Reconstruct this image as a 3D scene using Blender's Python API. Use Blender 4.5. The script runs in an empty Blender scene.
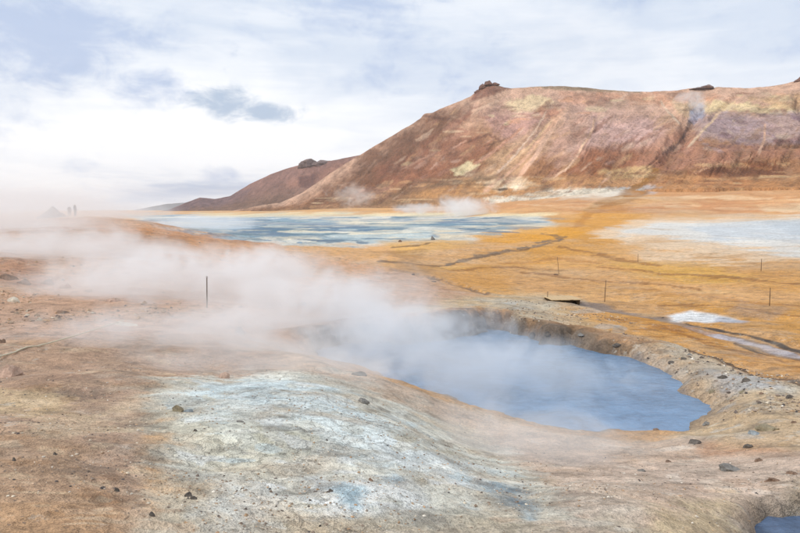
import bpy, bmesh, math, random
import numpy as np
from mathutils import Vector, Matrix

# ------------------------------------------------------------------ camera, sky, sun, exposure
scene = bpy.context.scene
C = scene.collection
EYE, FPX, PITCH = 5.0, 667.0, math.atan(56.5 / 667.0)
cam_d = bpy.data.cameras.new('camera'); cam = bpy.data.objects.new('camera', cam_d); C.objects.link(cam)
cam_d.sensor_width = 36.0; cam_d.lens = 36.0 * FPX / 800.0
cam_d.clip_start = 0.05; cam_d.clip_end = 60000
cam.location = (0, 0, EYE); cam.rotation_euler = (math.pi / 2 - PITCH, 0, 0)
scene.camera = cam

SUN_AZ, SUN_EL = math.radians(-105), math.radians(44)      # azimuth from +Y, clockwise
world = bpy.data.worlds.new('World'); scene.world = world; world.use_nodes = True
wt = world.node_tree; wn, wl = wt.nodes, wt.links; wn.clear()

class NB:
    """small helper for building node trees"""
    def __init__(s, tree): s.t = tree; s.n = tree.nodes; s.l = tree.links
    def put(s, sock, v):
        if v is None: return
        if hasattr(v, 'is_output') or isinstance(v, bpy.types.NodeSocket): s.l.new(v, sock)
        else: sock.default_value = v
    def math(s, op, a, b=None, c=None, clamp=False):
        n = s.n.new('ShaderNodeMath'); n.operation = op; n.use_clamp = clamp
        for i, v in enumerate((a, b, c)): s.put(n.inputs[i], v)
        return n.outputs[0]
    def vmath(s, op, a, b=None, out=0):
        n = s.n.new('ShaderNodeVectorMath'); n.operation = op
        s.put(n.inputs[0], a)
        if b is not None: s.put(n.inputs[1], b)
        return n.outputs[out]
    def ramp(s, v, a, b, lo=0.0, hi=1.0, smooth=True):
        n = s.n.new('ShaderNodeMapRange'); n.interpolation_type = 'SMOOTHSTEP' if smooth else 'LINEAR'
        s.put(n.inputs['Value'], v); n.inputs['From Min'].default_value = a; n.inputs['From Max'].default_value = b
        n.inputs['To Min'].default_value = lo; n.inputs['To Max'].default_value = hi
        return n.outputs['Result']
    def mix(s, f, a, b, blend='MIX'):
        n = s.n.new('ShaderNodeMix'); n.data_type = 'RGBA'; n.blend_type = blend
        s.put(n.inputs[0], f); s.put(n.inputs[6], a); s.put(n.inputs[7], b)
        return n.outputs[2]
    def noise(s, vec, scale, detail=5, rough=.55, dist=0.0, lac=2.0, dim='3D'):
        n = s.n.new('ShaderNodeTexNoise'); n.noise_dimensions = dim
        if vec is not None: s.l.new(vec, n.inputs['Vector'])
        n.inputs['Scale'].default_value = scale; n.inputs['Detail'].default_value = detail
        n.inputs['Roughness'].default_value = rough; n.inputs['Distortion'].default_value = dist
        n.inputs['Lacunarity'].default_value = lac
        return n.outputs['Fac']
    def node(s, kind): return s.n.new(kind)

w = NB(wt)
sky = w.node('ShaderNodeTexSky'); sky.sky_type = 'NISHITA'; sky.sun_disc = False
sky.dust_density = 0.0; sky.ozone_density = 3.0; sky.altitude = 300
sky.sun_elevation = SUN_EL; sky.sun_rotation = SUN_AZ
tc = w.node('ShaderNodeTexCoord'); D = tc.outputs['Generated']
wl.new(w.vmath('NORMALIZE', w.vmath('ADD', D, (0, 0, .22))), sky.inputs['Vector'])
sep = w.node('ShaderNodeSeparateXYZ'); wl.new(D, sep.inputs[0])
up = w.math('MAXIMUM', sep.outputs[2], 0.0)
den = w.math('ADD', up, 0.16)
comb = w.node('ShaderNodeCombineXYZ')
wl.new(w.math('DIVIDE', sep.outputs[0], den), comb.inputs[0]); wl.new(w.math('DIVIDE', sep.outputs[1], den), comb.inputs[1])
P = comb.outputs[0]
Ds = w.vmath('MULTIPLY', D, (1, 1, 2.4))
n_big = w.noise(P, 0.5, 2, .5, dim='2D')
n_mid = w.noise(Ds, 3.2, 6, .56, .5)
n_edge = w.noise(w.vmath('MULTIPLY', D, (1, 1, 1.7)), 15, 6, .64, .4)
n_str = w.noise(w.vmath('MULTIPLY', D, (1, 1, 7)), 5, 4, .55, .3)
azn = w.math('ARCTAN2', sep.outputs[0], sep.outputs[1]); eln = w.math('ARCSINE', sep.outputs[2])
def lobe(az, el, saz, sel):
    """soft cloud body around a direction (degrees)"""
    a, e = math.radians(az), math.radians(el)
    da = w.math('DIVIDE', w.math('SUBTRACT', azn, a), math.radians(saz)); de = w.math('DIVIDE', w.math('SUBTRACT', eln, e), math.radians(sel))
    return w.math('EXPONENT', w.math('MULTIPLY', w.math('ADD', w.math('MULTIPLY', da, da), w.math('MULTIPLY', de, de)), -1.0))
gap = w.math('MULTIPLY', lobe(-17, 1.7, 10, 1.3), w.ramp(n_str, .36, .60, .1, .85))
cl1 = w.math('MAXIMUM', w.math('MULTIPLY', lobe(-14.8, 8.6, 3.0, 1.35), 1.15), lobe(-11.0, 8.0, 2.8, .95))
cl1 = w.ramp(w.math('ADD', cl1, w.math('MULTIPLY', w.math('SUBTRACT', n_edge, .5), 2.3)), .32, 1.0)
cl2 = w.math('MAXIMUM', w.math('MULTIPLY', lobe(-27, 12.6, 9.5, 3.6), 1.25), lobe(-20, 9.8, 5.0, 2.2))
cl2 = w.math('MAXIMUM', cl2, lobe(-3, 19, 14, 3.2))
cl2 = w.ramp(w.math('ADD', cl2, w.math('ADD', w.math('MULTIPLY', w.math('SUBTRACT', n_mid, .5), 3.0), w.math('MULTIPLY', w.math('SUBTRACT', n_edge, .5), 1.8))), .20, 1.05)
grey = w.ramp(w.math('ADD', w.math('MULTIPLY', n_mid, .6), w.math('MULTIPLY', n_str, .4)), .38, .62)
K = 1 / 0.10
white = (0.775 * K, 0.79 * K, 0.81 * K, 1); soft = (0.52 * K, 0.585 * K, 0.685 * K, 1)
heavy = (0.355 * K, 0.44 * K, 0.61 * K, 1); dark = (0.29 * K, 0.385 * K, 0.52 * K, 1)
rise = w.ramp(sep.outputs[2], .10, .30)
bright = w.math('MULTIPLY', lobe(-20, 5, 16, 4.5), .62)
col = w.mix(w.math('SUBTRACT', w.math('ADD', w.math('MULTIPLY', grey, .62), w.math('ADD', w.math('MULTIPLY', rise, .40), .10)), bright, clamp=True), white, soft)
col = w.mix(w.math('MULTIPLY', cl2, .85), col, heavy)
col = w.mix(w.math('MULTIPLY', cl1, .85), col, dark)
col = w.mix(w.math('SUBTRACT', w.ramp(n_big, .1, .4, .85, 1.0), gap, clamp=True), sky.outputs[0], col)
bg = w.node('ShaderNodeBackground'); wl.new(col, bg.inputs[0]); bg.inputs[1].default_value = 0.10
wo = w.node('ShaderNodeOutputWorld'); wl.new(bg.outputs[0], wo.inputs[0])

sun_d = bpy.data.lights.new('sun', 'SUN'); sun = bpy.data.objects.new('sun', sun_d); C.objects.link(sun)
sun_d.energy = 1.5; sun_d.angle = math.radians(12); sun_d.color = (1.0, .98, .95)
sv = Vector((math.sin(SUN_AZ) * math.cos(SUN_EL), math.cos(SUN_AZ) * math.cos(SUN_EL), math.sin(SUN_EL)))
sun.rotation_euler = (-sv).to_track_quat('-Z', 'Y').to_euler(); sun.location = (-20, -20, 40)

vs = scene.view_settings
vs.view_transform = 'Standard'; vs.look = 'None'; vs.exposure = 0.45; vs.gamma = 1.0; vs.use_curve_mapping = False
scene.cycles.use_denoising = True
scene.cycles.volume_bounces = 8; scene.cycles.max_bounces = 10; scene.cycles.diffuse_bounces = 2
scene.cycles.volume_step_rate = 0.7; scene.cycles.volume_max_steps = 256

# ------------------------------------------------------------------ numeric helpers
_rng = np.random.default_rng(7)
_T = _rng.random((256, 256)).astype(np.float32)
def vnoise(x, y, o=0):
    x = x + o * 37.17; y = y + o * 91.73
    xi = np.floor(x); yi = np.floor(y); fx = (x - xi); fy = (y - yi)
    fx = fx * fx * fx * (fx * (fx * 6 - 15) + 10); fy = fy * fy * fy * (fy * (fy * 6 - 15) + 10)
    a = xi.astype(np.int64) & 255; b = yi.astype(np.int64) & 255; a1 = (a + 1) & 255; b1 = (b + 1) & 255
    t = _T[a, b] * (1 - fx) + _T[a1, b] * fx; u = _T[a, b1] * (1 - fx) + _T[a1, b1] * fx
    return (t * (1 - fy) + u * fy) * 2 - 1
def fbm(x, y, oct=5, rough=.5, o=0):
    s = 0; a = 1; n = 0
    c, sn = math.cos(.6), math.sin(.6)
    for k in range(oct):
        s = s + a * vnoise(x, y, o + k); n += a; a *= rough
        x, y = (c * x - sn * y) * 2.03, (sn * x + c * y) * 2.03
    return s / n
def sstep(a, b, x):
    t = np.clip((x - a) / (b - a), 0, 1); return t * t * (3 - 2 * t)
def lin(c):
    c = np.asarray(c, float) / 255.0
    return np.where(c <= .04045, c / 12.92, ((c + .055) / 1.055) ** 2.4)
cp, sp = math.cos(PITCH), math.sin(PITCH)
def project(x, y, z):
    dz = z - EYE; dep = y * cp - dz * sp; upc = y * sp + dz * cp
    ok = dep > .2; dd = np.where(ok, dep, 1)
    return np.where(ok, 400 + FPX * x / dd, -9999), np.where(ok, 266.5 - FPX * upc / dd, -9999)
def ray(px, py):
    """azimuth and slope (dz per horizontal metre) of the sight line through a photo point"""
    a = (px - 400) / FPX; b = (266.5 - py) / FPX
    dx, dy, dz = a, cp + b * sp, -sp + b * cp
    return math.atan2(dx, dy), dz / math.hypot(dx, dy)
def ray_plane(px, py, z):
    az, t = ray(px, py); r = (z - EYE) / t
    return (r * math.sin(az), r * math.cos(az))
def sdist(pts, x, y, sx=1.0, sy=1.0):
    """signed distance to a polygon, negative inside"""
    P = np.array(pts, float); d = np.full(x.shape, 1e18); ins = np.zeros(x.shape, bool)
    X = x * sx; Y = y * sy; P = P * (sx, sy); n = len(P)
    for i in range(n):
        ax, ay = P[i]; bx, by = P[(i + 1) % n]; ex, ey = bx - ax, by - ay
        wx, wy = X - ax, Y - ay; t = np.clip((wx * ex + wy * ey) / (ex * ex + ey * ey + 1e-12), 0, 1)
        d = np.minimum(d, (wx - ex * t) ** 2 + (wy - ey * t) ** 2)
        c = (ay > Y) != (by > Y)
        if abs(ey) > 1e-12: ins ^= c & (X < ex * (Y - ay) / ey + ax)
    d = np.sqrt(d); return np.where(ins, -d, d)
def ldist(pts, x, y, sx=1.0, sy=1.0):
    """distance to a polyline and position 0..1 along it"""
    P = np.array(pts, float) * (sx, sy); X = x * sx; Y = y * sy
    d = np.full(x.shape, 1e18); tt = np.zeros(x.shape); n = len(P) - 1
    for i in range(n):
        ax, ay = P[i]; ex, ey = P[i + 1] - P[i]; wx, wy = X - ax, Y - ay
        t = np.clip((wx * ex + wy * ey) / (ex * ex + ey * ey + 1e-12), 0, 1)
        q = (wx - ex * t) ** 2 + (wy - ey * t) ** 2; m = q < d
        d = np.where(m, q, d); tt = np.where(m, (i + t) / n, tt)
    return np.sqrt(d), tt

# ------------------------------------------------------------------ terrain height
CTRL = [  # photo column, photo row, distance in metres: surveyed points of the ground
 (0,533,3.6),(400,533,3.6),(650,533,4.0),(700,533,4.4),(800,533,5.6),(860,533,5.8),(800,575,5.2),(0,480,4.6),(200,480,4.6),(400,480,4.7),(600,480,5.6),
 (700,480,6.4),(790,470,7.2),(400,430,6.55),(200,400,8.2),(0,420,6.6),(0,370,10.6),(300,385,9.5),(380,380,11.3),(450,405,11.0),
 (520,430,9.9),(640,440,9.6),(730,440,9.8),(730,465,8.2),(800,450,9),(720,405,12.3),(800,390,14),(800,350,22.5),(650,352,18),
 (560,335,18.5),(490,317,20),(400,322,19),(300,350,14.5),(120,323,18),(207,308,22),(0,290,26),(58,282,29),(0,250,42),(0,223,90),
 (75,216,106),(140,222,90),(300,300,27),(560,305,31),(605,302,35),(770,305,34),(556,272,53),(761,271,53),(700,330,26),
 (250,245,60),(250,236,130),(180,236,68),(320,258,55),(390,268,48),(440,285,37),(500,270,55),(430,250,82),(540,245,95),
 (800,258,66),(700,240,112),(800,222,190),(640,230,155),(550,216,290),(600,206,350),(700,206,330),(800,206,300),(600,194,430),
 (700,192,430),(800,191,400),(450,215,430),(450,208,560),(350,214,550),(350,208,720),(250,213,750),(200,212,1000),(400,225,220),
 (300,225,220),(200,225,230)]
EXTRA = [(-.6,1.2,3.5),(0,1.2,3.45),(.6,1.2,3.4),(.8,5,2.9),(.8,20,1.2),(.8,60,.4),(.8,200,3),(.8,400,16),(-.8,4,3.3),(-.8,20,2.2),
 (-.8,60,3),(-.8,110,4),(-.45,200,1.2),(-.6,300,.8),(-.5,1500,.5),(-.8,1500,.5),(-.3,1500,3),(0,900,8),(.3,900,20),(.8,900,20),
 (-.8,6000,0),(0,6000,5),(.8,6000,5),(-.42,170,1.5)]
_q, _z = [], []
for px, py, r in CTRL:
    a, t = ray(px, py); _q.append((a * 3, math.log(r))); _z.append(EYE + r * t)
for a, r, z in EXTRA: _q.append((a * 3, math.log(r))); _z.append(z)
_q = np.array(_q); _z = np.array(_z)
def _phi(d2): return np.where(d2 > 0, d2 * np.log(d2 + 1e-12), 0)
_n = len(_q); _A = np.zeros((_n + 3, _n + 3))
_A[:_n, :_n] = _phi(((_q[:, None] - _q[None]) ** 2).sum(-1)) + np.eye(_n) * .02
_A[:_n, _n] = 1; _A[:_n, _n + 1:] = _q; _A[_n:, :_n] = _A[:_n, _n:].T
_w = np.linalg.solve(_A, np.concatenate([_z, np.zeros(3)]))
def base_z(x, y):
    az = np.arctan2(x, y); r = np.maximum(np.hypot(x, y), 1.0)
    ae = np.clip(az, -.85, .85) * 3; lr = np.log(np.minimum(r, 6000))
    s = _w[_n] + _w[_n + 1] * ae + _w[_n + 2] * lr
    for i in range(_n):
        d2 = (ae - _q[i, 0]) ** 2 + (lr - _q[i, 1]) ** 2
        s = s + _w[i] * _phi(d2)
    b = sstep(.9, 1.7, np.abs(az)); back = 3.4 - 3.0 * sstep(3, 120, r)
    return s * (1 - b) + back * b

WATER, WATER2 = 1.2, 2.30
POOL_PX = [(318,350),(345,342),(380,343),(405,346),(432,343),(455,336),(470,334),(484,329),(500,330),(516,335),(533,337),(545,343),(560,345),
 (572,342),(586,347),(600,350),(615,355),(632,358),(648,366),(664,373),(677,381),(684,391),(699,400),(706,410),(698,421),(680,428),(655,426),
 (628,425),(602,432),(575,431),(540,423),(500,411),(450,398),(400,384),(360,372),(330,362)]
POOL = [ray_plane(a, b, WATER) for a, b in POOL_PX]
POOL2_PX = [(757,548),(762,526),(770,517),(784,519),(798,515),(830,518),(880,530),(880,580),(800,585),(760,575)]
POOL2 = [ray_plane(a, b, WATER2) for a, b in POOL2_PX]
PC = np.mean(POOL, axis=0)

def base_point(px, py):
    """where the sight line first meets the smooth ground"""
    az, t = ray(px, py); r = np.geomspace(2.2, 3000, 3000)
    x, y = r * math.sin(az), r * math.cos(az)
    h = base_z(x, y) >= EYE + r * t
    k = int(np.argmax(h)) if h.any() else int(np.searchsorted(r, 430))
    return float(x[k]), float(y[k])
def path(pp): return [base_point(*p) for p in pp]
CH_MAIN = path([(572,302),(600,306),(632,313),(665,318),(690,326),(720,334),(760,343),(800,353),(850,364)])
CH_SIDE = path([(690,321),(720,328),(760,336),(800,347),(850,358)])
CRACK = path([(690,357),(715,362),(745,370),(775,380),(800,386),(850,400)])
BROOK = path([(392,269),(410,272),(430,277),(450,282),(475,288),(497,295)])
BROOK2 = path([(440,262),(465,257),(500,252),(530,246),(556,240),(562,236),(540,234)])
GULLY = path([(592,207),(600,203),(616,199),(632,194),(640,190)])

def height(x, y, detail=True):
    x = np.asarray(x, float); y = np.asarray(y, float)
    r = np.hypot(x, y); z = base_z(x, y)
    far = sstep(10, 70, r)
    # broad lumps, then smaller and smaller ones
    z = z + .10 * fbm(x * .45, y * .45, 3, o=3) * sstep(3, 9, r) + .35 * fbm(x * .07, y * .07, 3, o=9) * far * sstep(900, 200, r)
    z = z + 1.5 * fbm(x / 48, y / 48, 4, .5, o=23) * sstep(170, 300, r) * sstep(0, 120, x) * sstep(900, 500, r)
    left = sstep(2, -12, x) * sstep(14, 30, r) * sstep(140, 80, r)
    z = z + left * .30 * np.maximum(fbm(x * .35, y * .35, 4, o=21), -.1)
    # channels and cracks
    def carve(z, pl, wid, dep, o, rag=.35):
        P = np.array(pl); m = (x > P[:, 0].min() - 6) & (x < P[:, 0].max() + 6) & (y > P[:, 1].min() - 6) & (y < P[:, 1].max() + 6)
        if m.any():
            xx, yy = x[m], y[m]; d, t = ldist(pl, xx + .5 * rag * fbm(xx * .8, yy * .8, 3, o=o), yy + rag * fbm(xx * .8, yy * .8, 3, o=o + 5))
            z = z.copy(); z[m] -= dep * sstep(wid, wid * .6, d) * sstep(0, .06, t)
        return z
    z = carve(z, CH_MAIN, .75, .07, 1); z = carve(z, CH_SIDE, .34, .07, 4, .2); z = carve(z, CRACK, .26, .07, 6, .3)
    z = carve(z, BROOK, .5, .12, 11, .9); z = carve(z, BROOK2, .9, .08, 15, 1.0); z = carve(z, GULLY, 2.2, .4, 18, 1.5)
    if detail:
        for lam, amp, o in ((8., .14, 27), (3., .075, 29), (1.1, .05, 31), (.45, .034, 33), (.18, .020, 35), (.08, .009, 37)):
            f = sstep(lam * 55, lam * 22, r)
            m = f > 0
            if np.any(m):
                q = fbm(x[m] / lam, y[m] / lam, 2, o=o); q = .5 * q + .5 * (.45 - 1.5 * np.abs(q)); z = z.copy() if z is not None else z; z[m] += amp * f[m] * q
    # the boiling pool: the ground drops over a crumbling lip to the water
    m = (np.abs(x - PC[0]) < 9) & (np.abs(y - PC[1]) < 12)
    if m.any():
        xx, yy = x[m], y[m]; d = sdist(POOL, xx, yy)
        rag = .62 * fbm(xx * .9, yy * .8, 4, .55, o=41) + .16 * fbm(xx * 3.2, yy * 3.2, 3, o=43)
        side = sstep(-.8, 2.2, (yy - PC[1]) - .55 * (xx - PC[0]) * 0 + .35 * fbm(xx * .7, yy * .7, 2, o=45))
        fr = np.clip(side, 0, 1); rgt = sstep(PC[0] + 1.2, PC[0] + 3.2, xx)
        wid = 2.6 * (1 - fr) * (1 - rgt) + .75 * fr + 1.0 * rgt * (1 - fr)
        dd = d + rag * (.55 + .45 * fr)
        t = np.clip(dd / wid, 0, 1); prof = (1 - (1 - t) ** 2) * (1 - fr) + (1 - (1 - t) ** 4) * fr
        zz = z[m]; top = np.maximum(zz, WATER + .06 + .22 * np.maximum(fr, rgt) * np.exp(-(np.maximum(dd - .5, 0) / 1.2) ** 2)) + .12 * fr * np.exp(-((dd - .7) / .6) ** 2)
        out = WATER - .03 + (top - WATER + .03) * prof; inn = WATER - .03 - .9 * sstep(0, .5, -dd)
        z = z.copy(); z[m] = np.where(dd > 0, np.where(dd > wid * 1.6, zz, out), inn)
    m = (x > 1.5) & (x < 9) & (y > 2) & (y < 10)
    if m.any():
        xx, yy = x[m], y[m]; d = sdist(POOL2, xx, yy) + .07 * fbm(xx * 3, yy * 3, 3, o=47)
        zz = z[m]; t = np.clip(d / .22, 0, 1); out = WATER2 - .02 + (np.maximum(zz, WATER2 + .05) - WATER2 + .02) * (1 - (1 - t) ** 3)
        z = z.copy(); z[m] = np.where(d > .22, zz, np.where(d > 0, out, WATER2 - .02 - .6 * sstep(0, .25, -d)))
    return z

def hit(px, py):
    az, t = ray(px, py); r = np.concatenate([np.arange(2.2, 60, .02), np.geomspace(60, 1500, 2500)])
    x, y = r * math.sin(az), r * math.cos(az); z = height(x, y)
    k = int(np.argmax(z >= EYE + r * t)); return float(x[k]), float(y[k]), float(z[k]), float(r[k])

# ------------------------------------------------------------------ materials
def new_mat(name):
    m = bpy.data.materials.new(name); m.use_nodes = True; m.node_tree.nodes.clear(); b = NB(m.node_tree)
    bs = b.node('ShaderNodeBsdfPrincipled'); o = b.node('ShaderNodeOutputMaterial'); b.l.new(bs.outputs[0], o.inputs[0])
    return m, b, bs
def bump(b, bs, h, dist, strength=1.0):
    n = b.node('ShaderNodeBump'); b.l.new(h, n.inputs['Height']); n.inputs['Distance'].default_value = dist
    n.inputs['Strength'].default_value = strength; b.l.new(n.outputs[0], bs.inputs['Normal'])
def simple_mat(name, rgb, rough=.9, var=.35, scale=6.0, bdist=.01, metallic=0.0, coord='Object'):
    m, b, bs = new_mat(name); t = b.node('ShaderNodeTexCoord'); c = t.outputs[coord]
    n1 = b.noise(c, scale, 6, .6); n2 = b.noise(c, scale * 7, 4, .6)
    f = b.math('ADD', b.math('MULTIPLY', n1, .65), b.math('MULTIPLY', n2, .35))
    l = lin(rgb); lo = tuple(l * (1 - var)) + (1,); hi = tuple(np.minimum(l * (1 + var), .9)) + (1,)
    b.l.new(b.mix(b.ramp(f, .3, .7), lo, hi), bs.inputs['Base Color'])
    bs.inputs['Roughness'].default_value = rough; bs.inputs['Metallic'].default_value = metallic
    bs.inputs['Specular IOR Level'].default_value = .25
    bump(b, bs, f, bdist, .8)
    return m

def ground_material():
    m, b, bs = new_mat('mineral_earth')
    at = b.node('ShaderNodeAttribute'); at.attribute_name = 'mineral'
    wet = b.node('ShaderNodeAttribute'); wet.attribute_name = 'wet'
    g = b.node('ShaderNodeNewGeometry'); p = g.outputs['Position']
    nA = b.noise(p, .35, 4, .6, dim='2D'); nB = b.noise(p, 2.3, 4, .62); nC = b.noise(p, 17, 3, .65); nD = b.noise(p, 75, 2, .6)
    v = b.math('ADD', b.math('MULTIPLY', nA, .15), b.math('ADD', b.math('MULTIPLY', nB, .30), b.math('ADD', b.math('MULTIPLY', nC, .30), b.math('MULTIPLY', nD, .25))))
    gain = b.ramp(v, .42, .58, .60, 1.34, smooth=False)
    # brightness grain
    sc = b.vmath('SCALE', at.outputs['Color']); b.put(sc.node.inputs['Scale'], gain)
    # pale crust flakes and dark grit sprinkled over it
    fl = b.ramp(b.noise(p, 4.5, 6, .75), .56, .63); fl = b.math('MULTIPLY', fl, b.ramp(nA, .40, .56))
    c1 = b.mix(b.math('MULTIPLY', fl, .48), sc, (.60, .56, .48, 1))
    st = b.ramp(nB, .42, .34); c1 = b.mix(b.math('MULTIPLY', st, .28), c1, (.20, .155, .115, 1))
    vo = b.node('ShaderNodeTexVoronoi'); vo.voronoi_dimensions = '2D'; vo.inputs['Scale'].default_value = 26; b.l.new(p, vo.inputs['Vector'])
    sel = b.node('ShaderNodeSeparateColor'); b.l.new(vo.outputs['Color'], sel.inputs[0])
    grit = b.math('MULTIPLY', b.ramp(vo.outputs['Distance'], .30, .16), b.ramp(sel.outputs[0], .88, .92))
    grit = b.math('MULTIPLY', grit, b.ramp(nB, .4, .6))
    c2 = b.mix(b.math('MULTIPLY', grit, .6), c1, (.13, .11, .10, 1))
    vc = b.node('ShaderNodeTexVoronoi'); vc.voronoi_dimensions = '2D'; vc.feature = 'DISTANCE_TO_EDGE'; vc.inputs['Scale'].default_value = 4.5
    wv = b.node('ShaderNodeCombineXYZ'); b.l.new(nB, wv.inputs[0]); b.l.new(nC, wv.inputs[1])
    ws_ = b.vmath('SCALE', wv.outputs[0]); ws_.node.inputs['Scale'].default_value = .35; b.l.new(b.vmath('ADD', p, ws_), vc.inputs['Vector'])
    crack = b.math('MULTIPLY', b.ramp(vc.outputs['Distance'], .06, .0), b.ramp(nA, .46, .56))
    c2 = b.mix(b.math('MULTIPLY', crack, .35), c2, (.16, .13, .10, 1))
    b.l.new(c2, bs.inputs['Base Color'])
    b.l.new(b.ramp(wet.outputs['Fac'], 0, 1, .92, .32, False), bs.inputs['Roughness'])
    bs.inputs['Specular IOR Level'].default_value = .3
    h = b.math('ADD', b.math('MULTIPLY', nB, .6), b.math('ADD', b.math('MULTIPLY', nC, .36), b.math('MULTIPLY', nD, .16)))
    h = b.math('SUBTRACT', h, b.math('MULTIPLY', crack, .10))
    bump(b, bs, h, .13, .85)
    return m

def mountain_material():
    m, b, bs = new_mat('scree_slope')
    at = b.node('ShaderNodeAttribute'); at.attribute_name = 'mineral'
    g = b.node('ShaderNodeNewGeometry'); p = g.outputs['Position']
    st = b.vmath('MULTIPLY', p, (1, .45, .45))
    nA = b.noise(st, .018, 4, .62, .4); nB = b.noise(st, .10, 5, .78); nC = b.noise(p, .5, 2, .7)
    v = b.math('ADD', b.math('MULTIPLY', nA, .25), b.math('ADD', b.math('MULTIPLY', nB, .45), b.math('MULTIPLY', nC, .30)))
    sc = b.vmath('SCALE', at.outputs['Color']); b.put(sc.node.inputs['Scale'], b.ramp(v, .41, .59, .64, 1.32, False))
    b.l.new(sc, bs.inputs['Base Color']); bs.inputs['Roughness'].default_value = .95
    bs.inputs['Specular IOR Level'].default_value = .15
    bump(b, bs, b.math('ADD', nB, b.math('MULTIPLY', nC, .35)), 5.0, .9)
    return m

# ------------------------------------------------------------------ grids
def grid_mesh(name, V, rows, cols, wrap, mat, colour=None, wet=None, cap=None):
    i = np.arange(rows - 1)[:, None] * cols; j = np.arange(cols if wrap else cols - 1)[None]
    j1 = (j + 1) % cols
    F = np.stack([i + j, i + j1, i + cols + j1, i + cols + j], -1).reshape(-1, 4)
    me = bpy.data.meshes.new(name); nv = len(V)
    me.vertices.add(nv); me.vertices.foreach_set('co', V.astype(np.float32).ravel())
    me.loops.add(F.size); me.loops.foreach_set('vertex_index', F.astype(np.int32).ravel())
    me.polygons.add(len(F)); me.polygons.foreach_set('loop_start', np.arange(0, F.size, 4, dtype=np.int32))
    me.polygons.foreach_set('use_smooth', np.ones(len(F), bool))
    me.update(calc_edges=True)
    if colour is not None:
        a = me.attributes.new('mineral', 'FLOAT_COLOR', 'POINT'); a.data.foreach_set('color', np.concatenate([colour, np.ones((nv, 1))], 1).astype(np.float32).ravel())
    if wet is not None:
        a = me.attributes.new('wet', 'FLOAT', 'POINT'); a.data.foreach_set('value', wet.astype(np.float32))
    me.materials.append(mat)
    o = bpy.data.objects.new(name, me); C.objects.link(o); return o

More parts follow.
